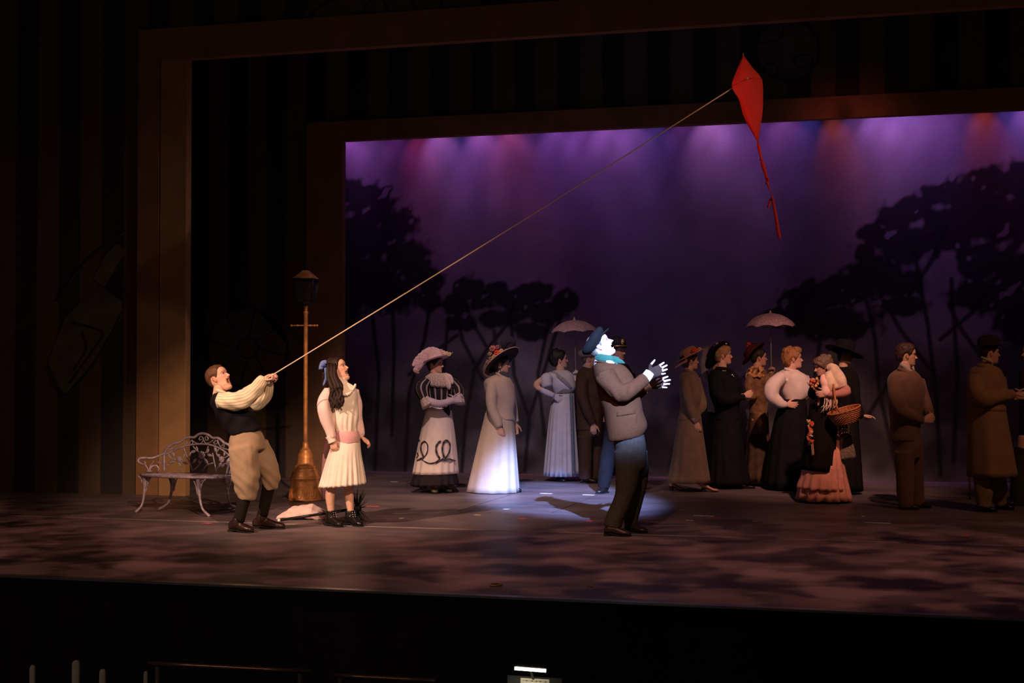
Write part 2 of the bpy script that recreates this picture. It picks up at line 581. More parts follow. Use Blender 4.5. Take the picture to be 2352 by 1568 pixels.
drop_mat = mat('painted_cloth', (1, 1, 1), rough=.95, var=.08, nscale=30, bump=.1, bscale=150, vcol=True, spec=.1)
drop = empty('painted_backdrop', (-2, DROP_Y, 0), 'tall painted cloth backdrop of dark park trees under violet light', 'backdrop')
dc = obj('drop_cloth', painted_drop(), drop_mat, drop, base=(-2, DROP_Y, 0), fix=False)
_m = MB().tube([(-9.5, DROP_Y + .02, 6.4), (5.5, DROP_Y + .02, 6.4)], .03, sub=1)
obj('batten', _m, M_black, drop, base=(-2, DROP_Y, 0))
tag(obj('wall_back', bx(MB(), -16, 9, 22.0, 22.2, -.3, 8), M_black, smooth=False), kind='structure')


# striped portals: flat painted frames with a proud plain border
def stripe_mat(key, base, alt, period, off):
    m = bpy.data.materials.new(key)
    m.use_nodes = True
    nt = m.node_tree
    b = nt.nodes['Principled BSDF']
    b.inputs['Roughness'].default_value = .85
    tc = nt.nodes.new('ShaderNodeTexCoord')
    sp = nt.nodes.new('ShaderNodeSeparateXYZ')
    nt.links.new(tc.outputs['Object'], sp.inputs[0])
    ad = nt.nodes.new('ShaderNodeMath')
    ad.inputs[1].default_value = off
    nt.links.new(sp.outputs[0], ad.inputs[0])
    pp = nt.nodes.new('ShaderNodeMath')
    pp.operation = 'PINGPONG'
    pp.inputs[1].default_value = period / 2
    nt.links.new(ad.outputs[0], pp.inputs[0])
    nz = nt.nodes.new('ShaderNodeTexNoise')
    nz.inputs['Scale'].default_value = 2.5
    nz.inputs['Detail'].default_value = 5
    nt.links.new(tc.outputs['Object'], nz.inputs['Vector'])
    a2 = nt.nodes.new('ShaderNodeMath')
    a2.operation = 'MULTIPLY_ADD'
    a2.inputs[1].default_value = .02
    nt.links.new(nz.outputs['Fac'], a2.inputs[0])
    nt.links.new(pp.outputs[0], a2.inputs[2])
    st = nt.nodes.new('ShaderNodeMapRange')
    st.inputs['From Min'].default_value = period / 4
    st.inputs['From Max'].default_value = period / 4 + .02
    nt.links.new(a2.outputs[0], st.inputs['Value'])
    mx = nt.nodes.new('ShaderNodeMix')
    mx.data_type = 'RGBA'
    nt.links.new(st.outputs[0], mx.inputs[0])
    mx.inputs[6].default_value = (*base, 1)
    mx.inputs[7].default_value = (*alt, 1)
    m2 = nt.nodes.new('ShaderNodeMix')
    m2.data_type = 'RGBA'
    m2.blend_type = 'MULTIPLY'
    m2.inputs[0].default_value = .6
    nt.links.new(mx.outputs[2], m2.inputs[6])
    nt.links.new(nz.outputs['Fac'], m2.inputs[7])
    nt.links.new(m2.outputs[2], b.inputs['Base Color'])
    return m


M_stripe = stripe_mat('portal_stripes', (.17, .105, .065), (.045, .034, .038), .56, .10)
M_border = mat('portal_border', (.46, .26, .12), rough=.8, var=.22, nscale=3, bump=.1, bscale=25)
M_border2 = mat('portal_inner_border', (.32, .165, .085), rough=.8, var=.22, nscale=3, bump=.1, bscale=25)


def portal(Y, xl, zb, bw, hb, ztop, label, split=None):
    r = empty('stage_portal', (xl, Y, 0), label, 'portal')
    b = (xl, Y, 0)
    xr = 5.4 if Y < 15 else 4.8
    obj('striped_leg', bx(MB(), -13.45, xl - bw, Y, Y + .06, 0, ztop), M_stripe, r, b, smooth=False)
    obj('striped_leg', bx(MB(), xr + bw, 8.45, Y, Y + .06, 0, ztop), M_stripe, r, b, smooth=False)
    obj('striped_header', bx(MB(), xl - bw + .002, xr + bw - .002, Y, Y + .06, zb + hb, ztop), M_stripe, r, b, smooth=False)
    if split:
        obj('border_leg', bx(MB(), xl - split, xl, Y - .05, Y + .07, 0, zb), M_border, r, b, smooth=False, bevel=.006)
        obj('border_leg', bx(MB(), xl - bw, xl - split - .012, Y - .05, Y + .07, 0, zb), M_border2, r, b, smooth=False, bevel=.006)
    else:
        obj('border_leg', bx(MB(), xl - bw, xl, Y - .05, Y + .07, 0, zb), M_border2, r, b, smooth=False, bevel=.006)
    obj('border_leg', bx(MB(), xr, xr + bw, Y - .05, Y + .07, 0, zb), M_border2, r, b, smooth=False, bevel=.006)
    obj('border_header', bx(MB(), xl - bw, xr + bw, Y - .05, Y + .07, zb + .001, zb + hb), M_border2, r, b, smooth=False, bevel=.006)
    return r


por1 = portal(14.44, -7.72, 4.86, .61, .36, 7.6, 'near striped stage portal with broad brown border beside the iron bench', split=.325)
por2 = portal(17.25, -7.005, 4.352, .50, .26, 7.6, 'far striped stage portal framing the painted backdrop')
M_motif = mat('faded_motif_paint', (.13, .10, .08), rough=.85, var=.35, nscale=5)
M_motif2 = mat('faded_motif_dark', (.040, .034, .034), rough=.85, var=.3)


def motif(parent, Y, base, polys, lines, name):
    m = MB()
    for poly in polys:
        P = [onY(a, b, Y) for a, b in poly]
        m.prism([(p[0], p[2]) for p in P], (1, 0, 0), (0, 0, 1), (0, -.006, 0), (0, Y - .001, 0))
    o = obj(name, m, M_motif, parent, base, smooth=False)
    k = MB()
    for ln in lines:
        k.tube([onY(a, b, Y - .006) for a, b in ln], .012, n=6, sub=3)
    tag(obj('painted_line', k, M_motif2, o, base), kind='stuff')


B1 = (-7.72, 14.44, 0)
B2 = (-7.005, 17.25, 0)
motif(por1, 14.44, B1, [[(112, 830), (150, 730), (190, 690), (230, 655), (278, 690), (282, 720), (250, 780), (200, 850), (150, 905), (118, 880)],
                        [(215, 640), (240, 590), (268, 560), (290, 575), (262, 620), (240, 660)]],
      [[(112, 840), (150, 905), (205, 850), (250, 780), (283, 715)], [(165, 740), (235, 760), (225, 790), (160, 880)], [(130, 690), (180, 620), (230, 570), (290, 530)], [(190, 760), (200, 800), (170, 850)]], 'painted_motif')
motif(por1, 14.44, B1, [[(690, 40), (760, -30), (1060, -30), (1110, 20), (1040, 40), (940, 30), (840, 45), (760, 52)]],
      [[(700, 45), (760, 0), (860, -20)], [(820, 48), (850, 0), (900, -20)], [(900, 35), (880, 0)], [(960, 32), (940, -10)], [(1020, 35), (1010, -20)]], 'painted_motif')


def ring_poly(cx, cy, rx, ry, n=20):
    return [(cx + rx * math.cos(i * 2 * PI / n), cy + ry * math.sin(i * 2 * PI / n)) for i in range(n)]


motif(por2, 17.25, B2, [ring_poly(570, 800, 92, 92), [(588, 706), (604, 698), (704, 800), (712, 850), (694, 838), (676, 812)]],
      [ring_poly(570, 800, 92, 92) + [(662, 800)], ring_poly(570, 800, 24, 24) + [(594, 800)]] + [[(570 + 24 * math.cos(a), 800 + 24 * math.sin(a)), (570 + 90 * math.cos(a + .2), 800 + 90 * math.sin(a + .2))] for a in np.arange(0, 6.2, .785)], 'painted_motif')
motif(por2, 17.25, B2, [ring_poly(1808, 115, 72, 70)], [ring_poly(1808, 115, 72, 70) + [(1880, 115)], ring_poly(1770, 160, 16, 16) + [(1786, 160)], ring_poly(1845, 140, 22, 14) + [(1867, 140)], [(1740, 100), (1790, 90), (1800, 60)]], 'painted_motif')
# black side masking behind the portals
tag(obj('wall_left', bx(MB(), -13.65, -13.5, 12, 22, -.3, 8), M_black, smooth=False), kind='structure')
tag(obj('wall_right', bx(MB(), 8.5, 8.65, 12, 22, -.3, 8), M_black, smooth=False), kind='structure')
# ------------------------------------------------------------------ props
def brass(key, c):
    return mat(key, c, rough=.42, metal=.35, var=.30, nscale=16, bump=.25, bscale=40, spec=.5)


M_copper = brass('aged_copper', (.78, .34, .11))
M_iron = mat('lilac_iron', (.44, .37, .45), rough=.55, metal=.35, var=.35, nscale=30, bump=.4, bscale=90)
M_dark = mat('dark_iron', (.03, .026, .024), rough=.5, metal=.4, var=.3)


def lathe(mb, c, prof, n=28, c_=None):
    """prof: (radius, z) pairs"""
    c = np.asarray(c, float)
    return mb.loft([c + UP * z for r, z in prof], [RIGHT * max(r, 1e-4) for r, z in prof], [FWD * max(r, 1e-4) for r, z in prof], n, 1, c=c_)


# street lamp
LB = G(701, 1149)
LD = float(np.dot(LB - EYE, FWD))
ls = LD / FPX
lamp = empty('street_lamp', LB, 'tall copper street lamp with bell shaped base and dark unlit lantern', 'street lamp')


def lz(py):
    return (1149 - py) * ls


_prof = [(39, 1149), (40, 1146), (38, 1143), (36.5, 1138), (34, 1120), (32.5, 1105), (32, 1101), (34, 1099), (34, 1096), (31.5, 1094), (31, 1088), (28, 1080), (24.5, 1075), (26, 1073), (26, 1070), (21, 1068), (19, 1062), (18, 1052), (16.5, 1042), (13, 1037), (13.5, 1034), (11, 1032), (7.5, 1027), (7, 1020), (5.2, 1014)]
obj('base', lathe(MB(), LB, [(r * ls, lz(y)) for r, y in _prof], 36), M_copper, lamp, LB)
k = MB()
for i in range(14):
    a = i / 14 * 2 * PI
    pts = []
    for t in np.linspace(0, 1, 9):
        aa = a + (t - .5) * .40
        y = 1122 + 21 * math.sin(t * PI)
        y = 1120 + 22 * (1 - (2 * t - 1) ** 4)
        r = np.interp(1149 - y, [1149 - q[1] for q in _prof], [q[0] for q in _prof]) * ls + .001
        pts.append(LB + RIGHT * r * math.cos(aa) + FWD * r * math.sin(aa) + UP * lz(y))
    k.tube(pts, .0035, n=5, sub=1)
obj('petal_moulding', k, M_copper, lamp, LB)
_pr = [(5.4, 1018), (5.0, 1000), (4.9, 900), (4.8, 800), (4.8, 722), (6.0, 720), (6.0, 716), (4.4, 714), (4.6, 706), (7, 700)]
obj('pole', lathe(MB(), LB, [(r * ls, lz(y)) for r, y in _pr], 16), M_copper, lamp, LB)
k = MB().tube([LB + RIGHT * x * ls + UP * lz(748) for x in (-33, -20, 0, 15, 26)], [.004, .008, .008, .008, .004], n=8)
for x in (-33, -19, 10, 20, 26):
    k.ball(LB + RIGHT * x * ls + UP * lz(748), .013)
obj('ladder_bar', k, M_copper, lamp, LB)
rot = math.radians(38)
e1 = RIGHT * math.cos(rot) + FWD * math.sin(rot)
e2 = -RIGHT * math.sin(rot) + FWD * math.cos(rot)
k = MB()
zb, zt = lz(697), lz(642)
rb, rt = 25 * ls, 33 * ls
crn = []
for i in range(4):
    a = (e1, e2, -e1, -e2)[i]
    p0, p1 = LB + a * rb + UP * zb, LB + a * rt + UP * zt
    crn.append((p0, p1))
    k.tube([p0, p1], .011, n=6, sub=1)
for i in range(4):
    for q in (0, 1):
        k.tube([crn[i][q], crn[(i + 1) % 4][q]], .012, n=6, sub=1)
lathe(k, LB, [(7 * ls, lz(703)), (14 * ls, lz(699)), (20 * ls, lz(697)), (20 * ls, lz(695))], 12)
obj('lantern_frame', k, M_dark, lamp, LB)
M_pane = mat('smoked_glass', (.035, .028, .030), rough=.15, var=.3, spec=.6, bump=0)
for i in range(4):
    a0, a1 = crn[i]
    b0, b1 = crn[(i + 1) % 4]
    ctr = (a0 + a1 + b0 + b1) / 4
    inw = nrm(LB * [1, 1, 0] - ctr * [1, 1, 0]) * .004
    P = [a0, b0, b1, a1]
    V = [p + inw for p in P] + [p + inw * 2 for p in P]
    obj('pane', MB().add(V, [(0, 1, 2, 3), (7, 6, 5, 4), (0, 4, 5, 1), (1, 5, 6, 2), (2, 6, 7, 3), (3, 7, 4, 0)]), M_pane, lamp, LB, smooth=False)
k = MB()
ap = LB + UP * lz(621)
rim = [LB + a * 36 * ls + UP * lz(641) for a in (e1, e2, -e1, -e2)]
top = [ap + a * 8 * ls for a in (e1, e2, -e1, -e2)]
k.add(rim + top, [(0, 1, 5, 4), (1, 2, 6, 5), (2, 3, 7, 6), (3, 0, 4, 7), (4, 5, 6, 7), (3, 2, 1, 0)])
ro = obj('lantern_roof', k, M_copper, lamp, LB, smooth=False)
obj('finial', lathe(MB(), LB, [(7 * ls, lz(622)), (4 * ls, lz(617)), (5 * ls, lz(614)), (1.5 * ls, lz(606)), (.3 * ls, lz(602))], 10), M_dark, lamp, LB)

# iron bench: traced in the plane of its back, then given depth
BA, BB = G(313, 1178), G(482, 1187)
bu = nrm(BB - BA)
bn = np.array([bu[1], -bu[0], 0])        # towards its front
bench = empty('garden_bench', (BA + BB) / 2 - bn * .2, 'ornate lilac grey cast iron garden bench with rose pattern back', 'bench')
BO = np.array((BA + BB) / 2 - bn * .2)
BACK0 = BO - bn * .20


def onback(cx, cy, off=0.0):
    """crop pixel of the bench to a point on its gently bowed back"""
    px, py = 280 + cx / 6.03, 960 + cy / 6.03
    d = U(px, py, 1.0) - EYE
    n = -bn
    p = EYE + d * (np.dot(BACK0 - EYE, n) / np.dot(d, n))
    w = np.clip(np.dot(p - BO, bu), -.5, .5)
    o_ = .10 * (w / .55) ** 2 + off
    return EYE + d * (np.dot(BACK0 + bn * o_ - EYE, n) / np.dot(d, n))


def trace(mb, pts, r, n=6, sub=4):
    mb.tube([onback(*p) for p in pts], r, n=n, sub=sub)


k = MB()
trace(k, [(585, 740), (585, 620), (590, 480), (650, 395), (730, 350), (800, 335), (860, 285), (930, 265), (1000, 265), (1060, 225), (1130, 212), (1200, 235), (1260, 275), (1330, 275), (1390, 315), (1420, 345), (1480, 370), (1510, 440), (1520, 530), (1500, 620), (1470, 690), (1455, 770)], .013, 8)
obj('back_frame', k, M_iron, bench, BO)
k = MB()
trace(k, [(600, 510), (700, 455), (820, 405), (950, 372), (1080, 358), (1200, 365), (1300, 392), (1400, 445), (1500, 525)], .009)
for s in ([(640, 455), (660, 430), (740, 420), (780, 410), (840, 410), (890, 360), (905, 320)],
          [(910, 355), (950, 370), (985, 340), (960, 315), (935, 335), (950, 350)], [(960, 300), (1030, 345), (1090, 350), (1125, 310), (1120, 270), (1090, 255), (1068, 285), (1085, 305), (1103, 290)],
          [(1135, 310), (1160, 345), (1210, 340), (1265, 305)], [(1150, 300), (1185, 305), (1195, 275), (1170, 255), (1148, 275), (1160, 290)],
          [(1265, 330), (1290, 360), (1325, 345), (1320, 315), (1290, 312), (1290, 335)], [(1325, 300), (1345, 360), (1370, 400), (1410, 405), (1415, 375), (1390, 370), (1385, 390)], [(1400, 420), (1450, 430), (1490, 450)]):
    trace(k, s, .0055)
obj('scrollwork', k, M_iron, bench, BO)
k = MB()
for s in ([(860, 420), (900, 530), (950, 640), (980, 730)], [(1255, 480), (1275, 580), (1310, 740)], [(990, 728), (1060, 660), (1110, 590)], [(1110, 735), (1180, 650), (1265, 620)],
          [(640, 490), (680, 560), (750, 575)], [(870, 500), (840, 570), (820, 660), (795, 730)], [(780, 610), (820, 665)], [(1320, 700), (1380, 650), (1460, 620)], [(985, 390), (1030, 440), (1080, 480)], [(1195, 390), (1170, 460), (1140, 490)],
          [(1340, 430), (1310, 480), (1330, 520), (1370, 550)], [(1470, 520), (1410, 560)], [(605, 665), (650, 640)]):
    trace(k, s, .007)
obj('rose_stems', k, M_iron, bench, BO)


def leaf(cx, cy, ang, ln, wd):
    a = math.radians(ang)
    c = onback(cx, cy)
    sx = 14.0 / FPX / 6.03
    ex = nrm(bu * math.cos(a) + UP * math.sin(a))
    ey = nrm(-bu * math.sin(a) + UP * math.cos(a))
    m = MB()
    ts = np.linspace(-1, 1, 7)
    m.loft([c + ex * t * ln * sx / 2 for t in ts], [ey * max(.06, (1 - t * t)) * wd * sx / 2 for t in ts], [bn * .006 * max(.2, 1 - t * t) for t in ts], 8, 1)
    obj('leaf', m, M_iron, bench, BO)


for L in [(985, 465, 15, 100, 45), (940, 510, 70, 90, 40), (1040, 425, 110, 90, 40), (1190, 455, 60, 80, 40), (1215, 512, -10, 100, 45), (1010, 590, 45, 110, 50), (1165, 595, -50, 110, 50), (1070, 600, 95, 60, 40),
          (705, 500, 120, 90, 60), (690, 610, 10, 130, 45), (880, 620, -8, 110, 40), (1295, 435, 110, 100, 50), (1335, 515, 10, 70, 40), (1420, 490, 80, 80, 40), (1360, 640, 40, 80, 40), (1400, 660, 30, 70, 40), (1470, 600, 70, 120, 60)]:
    leaf(*L)
for cx, cy, r in ((1105, 512, 60), (795, 570, 46), (1383, 570, 46)):
    c = onback(cx, cy)
    rr = r * 14.0 / FPX / 6.03
    m = MB()
    m.ball(c, bu * rr * .55, bn * .018, UP * rr * .55)
    for i in range(7):
        a = i / 7 * 2 * PI
        d = bu * math.cos(a) + UP * math.sin(a)
        m.ball(c + d * rr * .62, d * rr * .40, bn * .012, np.cross(d, bn) * rr * .40, 10, 6)
    for i in range(3):
        a = i * 2.1
        d = bu * math.cos(a) + UP * math.sin(a)
        m.ball(c + d * rr * .25 + bn * .012, d * rr * .26, bn * .012, np.cross(d, bn) * rr * .26, 8, 5)
    obj('rose', m, M_iron, bench, BO)
# seat: a crescent slab with pierced looking ribs
k = MB()
SZ = .365
WS = np.linspace(-.50, .50, 17)


def seat_edge(t, front):
    w = t * .455 + .012
    if front:
        return BO + bu * w * 1.02 + bn * (.25 - .12 * t * t) + UP * SZ
    return BO + bu * w * .98 + bn * (-.20 + .10 * t * t + .0) + UP * SZ


ts = np.linspace(-1, 1, 19)
C = [(seat_edge(t, 1) + seat_edge(t, 0)) / 2 for t in ts]
X = [(seat_edge(t, 1) - seat_edge(t, 0)) / 2 for t in ts]
k.loft(C, X, [UP * .010 for t in ts], 14, 1, e=5)
sa = obj('seat', k, M_iron, bench, BO)
k = MB()
k.tube([seat_edge(t, 1) + UP * .002 for t in ts], .013, n=8, sub=1)
k.tube([seat_edge(t, 0) + UP * .002 for t in ts], .011, n=8, sub=1)
for f in (.2, .4, .6, .8):
    k.tube([seat_edge(t, 1) * f + seat_edge(t, 0) * (1 - f) + UP * (.009 + .002 * math.sin(t * 40 + f * 9)) for t in ts * .95], .006, n=6, sub=1)
for t in np.linspace(-.9, .9, 22):
    k.tube([seat_edge(t, 0) + UP * .009, seat_edge(t + .02, 1) + UP * .009], .005, n=5, sub=1)
obj('seat_rim', k, M_iron, sa, BO)


def legpath(t, front, px, py):
    foot = G(px, py)
    top_ = seat_edge(t, front) - bn * (.03 if front else -.03)
    out = nrm((foot - top_) * [1, 1, 0]) if np.linalg.norm((foot - top_)[:2]) > 1e-3 else bn
    return top_, foot, out


for t, fr, px, py in ((-.88, 1, 311, 1178), (.60, 1, 481.5, 1187), (-.62, 0, 362, 1172), (.93, 0, 541, 1165)):
    a, f, o_ = legpath(t, fr, px, py)
    m = MB()
    h = a[2]
    P = [a, a + (f - a) * [.04, .04, .25], a + (f - a) * [.10, .10, .50], a + (f - a) * [.35, .35, .80], f + UP * .006]
    m.tube(P, [.030, .022, .014, .011, .016], n=8)
    lg = obj('leg', m, M_iron, bench, BO)
    m = MB()
    for sgn in (-1, 1):
        m.tube([a + bu * sgn * .085 - UP * .012, a + bu * sgn * .055 - UP * .035, a + bu * sgn * .03 - UP * .09, a + bu * sgn * .012 - UP * .17], [.010, .008, .007, .005], n=6)
        m.tube([a + bu * sgn * .05 - UP * .02, a + bu * sgn * .02 - UP * .05, a + bu * sgn * .035 - UP * .075, a + bu * sgn * .01 - UP * .10], .006, n=6)
    m.ball(a - UP * .05, bu * .022, bn * .016, UP * .024)
    obj('leg_bracket', m, M_iron, lg, BO)
# arm at the left end with scrolls, arm at the right end
m = MB()
m.tube([onback(588, 490), onback(510, 520, .06), onback(410, 553, .12), onback(300, 549, .17), onback(245, 560, .19), onback(224, 592, .20), onback(255, 625, .20), onback(305, 640, .20), onback(326, 616, .20), onback(300, 600, .20)], [.010, .011, .011, .012, .012, .012, .011, .010, .008, .006], n=8)
ao = obj('armrest', m, M_iron, bench, BO)
m = MB()
m.tube([onback(320, 640, .20), onback(350, 690, .20), onback(375, 735, .19)], [.008, .009, .012], n=6)
m.tube([onback(378, 735, .19), onback(395, 660, .18), onback(445, 588, .17)], [.010, .010, .003], n=6)
m.tube([onback(378, 725, .19), onback(420, 665, .17), onback(480, 660, .15), onback(510, 700, .14), onback(500, 735, .14)], [.010, .010, .010, .009, .006], n=6)
m.tube([onback(560, 590, .04), onback(520, 628, .08), onback(500, 610, .09), onback(515, 598, .09)], [.007, .007, .006, .004], n=6)
m.ball(onback(375, 735, .19), bu * .035, bn * .03, UP * .014)
m.tube([onback(375, 735, .19), onback(375, 760, .19)], [.014, .014], n=6)
obj('arm_scroll', m, M_iron, ao, BO)
m = MB()
m.tube([onback(1515, 520), onback(1545, 560, .08), onback(1560, 600, .16), onback(1555, 650, .20), onback(1535, 690, .20)], [.011, .012, .012, .010, .007], n=8)
ao = obj('armrest', m, M_iron, bench, BO)
m = MB().tube([onback(1535, 690, .20), onback(1505, 730, .19), onback(1500, 768, .18)], [.009, .010, .012], n=6)
m.tube([onback(1500, 765, .18), onback(1515, 690, .12), onback(1530, 620, .07)], [.010, .009, .005], n=6)
obj('arm_scroll', m, M_iron, ao, BO)

# kite on its string
KD = 12.3
M_kite = mat('red_kite_cloth', (.80, .020, .012), rough=.7, var=.10, nscale=6, bump=.2, bscale=18, sheen=.2)


def kp(x, y, w=0.0):
    return U(1600 + x / 3.267, 100 + y / 3.267, KD - w)


KB = kp(385, 300)
kite = empty('kite', KB, 'bright red cloth diamond kite with ribbon tail flying on a taut string', 'kite')
Lo = np.array([(350, 85, .0), (300, 205, .10), (265, 320, .20), (318, 420, .16), (352, 540, .10), (400, 640, .05), (461, 745, 0)], float)
Ro = np.array([(351, 85, .0), (420, 180, -.12), (490, 270, -.22), (499, 420, -.17), (493, 530, -.11), (476, 640, -.05), (464, 745, 0)], float)
Mo = np.array([(350, 85, .0), (368, 190, .05), (382, 268, .08), (402, 430, .08), (424, 545, .05), (440, 645, .03), (462, 745, 0)], float)
Lo, Ro, Mo = cr(Lo, 5), cr(Ro, 5), cr(Mo, 5)
rows = []
for a, m_, b in zip(Lo, Mo, Ro):
    row = []
    for t in np.linspace(-1, 1, 13):
        p = m_ + (a - m_) * (-t) if t < 0 else m_ + (b - m_) * t
        p = p + np.array([0, 0, .02 * math.sin(PI * abs(t))])
        row.append(kp(*p))
    rows.append(row)
nr, nc = len(rows), 13
V = [p for r in rows for p in r]
V2 = [p + FWD * .003 for p in V]
F = [(i * nc + j, i * nc + j + 1, (i + 1) * nc + j + 1, (i + 1) * nc + j) for i in range(nr - 1) for j in range(nc - 1)]
F2 = [tuple(q + len(V) for q in f[::-1]) for f in F]
obj('sail', MB().add(V + V2, F + F2), M_kite, kite, KB, fix=False)
M_wood = mat('pale_wood', (.55, .36, .22), rough=.6, var=.2)
obj('cross_spar', MB().tube([kp(262, 321, .21), kp(320, 295, .16), kp(382, 266, .10), kp(440, 262, -.08), kp(494, 270, -.23)], .0045, n=6), mat('red_spar', (.55, .03, .02), rough=.6), kite, KB)
obj('spine_tip', MB().tube([kp(349, 70, .0), kp(350, 100, .004), kp(356, 130, .02)], .004, n=6), M_wood, kite, KB)
obj('spar_knot', MB().ball(kp(382, 262, .10), .010).ball(kp(372, 262, .11), .007), M_wood, kite, KB)
k = MB()
k.tube([kp(462, 740), kp(468, 790), kp(486, 865), kp(500, 920, .02), kp(518, 980), kp(532, 1045), kp(545, 1090), kp(556, 1120), kp(570, 1165)], [.010, .014, .010, .018, .012, .010, .006, .003, .008], n=8, flat=.35, sub=3)
k.tube([kp(570, 1165), kp(584, 1240), kp(600, 1330), kp(614, 1420), kp(624, 1466)], [.009, .014, .014, .016, .012], n=8, flat=.35)
k.tube([kp(570, 1163), kp(552, 1178), kp(544, 1205), kp(537, 1232)], [.008, .010, .010, .010], n=8, flat=.35)
for x, y in ((486, 872), (536, 1015), (569, 1165), (528, 1048)):
    k.ball(kp(x, y, .005), .013)
k.tube([kp(486, 872), kp(478, 868), kp(474, 876)], .006, n=5).tube([kp(536, 1012), kp(546, 1010)], .006, n=5)
obj('tail', k, M_kite, kite, KB)
HAND_STRING = U(629, 859, 12.26)
k = MB()
a, b = kp(266, 336, .18), HAND_STRING
mid = (a + b) / 2 - UP * .015
k.tube([a, mid, b, U(612, 866, 12.26)], .0052, n=6, sub=6)
obj('string', k, mat('cotton_string', (.75, .55, .38), rough=.8), kite, KB)

# sack and chimney brush on the floor
M_sack = mat('stained_sackcloth', (.78, .55, .50), rough=.9, var=.45, nscale=7, bump=.5, bscale=22)
SB = G(696, 1196)
sk = MB()
sd = float(np.dot(SB - EYE, FWD))


def sp_(px, py, w):
    return U(px, py, sd - w)


secs = [(642, 1190, 1.0), (655, 1176, .6), (672, 1166, 1), (700, 1161, 1), (720, 1161, 1), (735, 1167, 1), (748, 1174, .8), (756, 1182, .4)]
C, X, Y = [], [], []
for px, py, q in secs:
    t = sp_(px, py, -.27)
    b_ = np.array([t[0], t[1], 0.0])
    h = max(.03, t[2])
    C.append(b_ + UP * h * .45)
    X.append(UP * h * .56)
    Y.append(FWD * .24 * min(1, q + .2))
sk.loft(C, X, Y, 22, 4, e=2.4)
fz = fuse(sk, .012, 2)
v = fz.v[0]
v += fz.N * (.012 * wob(v, 20, 5) + .006 * wob(v, 45, 6))[:, None]
v[:, 2] = np.maximum(v[:, 2], .001)
c_ = np.ones((len(v), 3))
st = np.clip(wob(v, 6, 9) * .8 + .1, 0, 1)[:, None]
fz.c[0] = c_ * (1 - .35 * st * np.array([.6, 1, 1]))
M_sack2 = mat('stained_sackcloth_v', (.80, .58, .52), rough=.9, var=.2, nscale=7, bump=.4, bscale=22, vcol=True)
sack = tag(obj('cloth_sack', fz, M_sack2, None, base=(SB[0], SB[1], 0)), 'crumpled pale pink cloth sack lying on the floor by the lamp base', 'sack')
R0 = U(638, 1195, 13.08)
R1 = U(822, 1167, 13.14)
brush = empty('chimney_brush', R1 * [1, 1, 0], 'black chimney brush with long rod lying behind the girl in boots', 'brush')
RB = R1 * [1, 1, 0]
obj('rod', MB().tube([R0 + (R1 - R0) * .03, R1], .0125, n=10, sub=2), mat('black_rod', (.012, .011, .011), rough=.4), brush, RB)
obj('end_cap', MB().tube([R0 + UP * .002, R0 + (R1 - R0) * .032], .0145, n=10, sub=1), mat('white_tape', (.8, .75, .65), rough=.6), brush, RB)
obj('hub', MB().ball(R1, .035), M_dark, brush, RB)
k = MB()
ax = nrm(R1 - R0)
e_1 = nrm(np.cross(ax, UP))
e_2 = np.cross(ax, e_1)
for i in range(64):
    a = rng.uniform(0, 2 * PI)
    d = nrm(e_1 * math.cos(a) + e_2 * math.sin(a) + ax * rng.uniform(-.4, .6))
    ln = rng.uniform(.13, .19)
    tip = R1 + d * ln
    if tip[2] < .004:
        tip = R1 + d * ln * (R1[2] - .004) / max(1e-3, R1[2] - tip[2]) + nrm(d * [1, 1, 0]) * .04
        tip[2] = .005
    k.tube([R1 + d * .02, R1 + d * ln * .5, tip], [.004, .0035, .002], n=4, sub=1)
tag(obj('bristles', k, mat('black_bristle', (.008, .008, .008), rough=.6), brush, RB), kind='stuff')

# strips of spike tape on the floor
TAPES = [(858, 1162, 26, 2.2, 'red', 'red spike tape on the floor to the right of the chimney brush'), (478, 1201, 20, 1.2, 'red', 'thin pink tape line on the floor in front of the iron bench'),
         (1098, 1182, 16, 2.2, 'yellow', 'short yellow tape mark on the floor left of the blue light pool'), (1163, 1169, 12, 1.5, 'white', 'short white tape mark inside the blue light pool at its left'),
         (1201, 1191, 16, 2.6, 'red', 'red L shaped tape mark at the front edge of the blue light pool'), (1355, 1196, 16, 2.0, 'red', 'red tape mark just left of the capped man\'s shoes'),
         (1255, 1133, 26, 1.5, 'white', 'white tape strip at the back of the blue light pool'), (1352, 1136, 26, 1.6, 'white', 'white tape strip in front of the blue trousered man'),
         (1617, 1184, 46, 2.0, 'white', 'long white tape strip on the floor right of the capped man'), (1640, 1188, 22, 1.2, 'red', 'thin red tape right under the long white tape strip'), (1585, 1195, 18, 1.8, 'yellow', 'small yellow tape mark left of the long white tape strip'),
         (1568, 1171, 10, 2.0, 'red', 'small bright red tape mark below the brown suited woman\'s shoes'), (2016, 1200, 60, 1.1, 'white', 'long thin white tape in front of the suited man'), (1983, 1185, 8, 2.2, 'white', 'tiny white tape cross below the peach skirt'),
         (2217, 1230, 14, 2.0, 'red', 'small red tape mark on the floor below the trench coat'), (1935, 1194, 20, 1.2, 'red', 'thin red tape on the floor between suited man and peach skirt'),
         (1735, 1197, 12, 1.5, 'white', 'short pale tape mark right of the long white tape strip'), (922, 1190, 8, 1.6, 'white', 'tiny white tape mark right of the girl\'s boots'), (905, 1106, 14, 1.4, 'white', 'pale tape mark left of the woman in the looped skirt')]
TAPES.append((1100, 1216.4, 1900, 1.0, 'seam', 'thin pale strip for the lit edge of the seam right across the stage'))  # pale strip stands in for the highlight along the floor seam
TC = {'seam': (.42, .34, .33), 'red': (.75, .10, .09), 'white': (.78, .74, .70), 'yellow': (.80, .48, .20)}
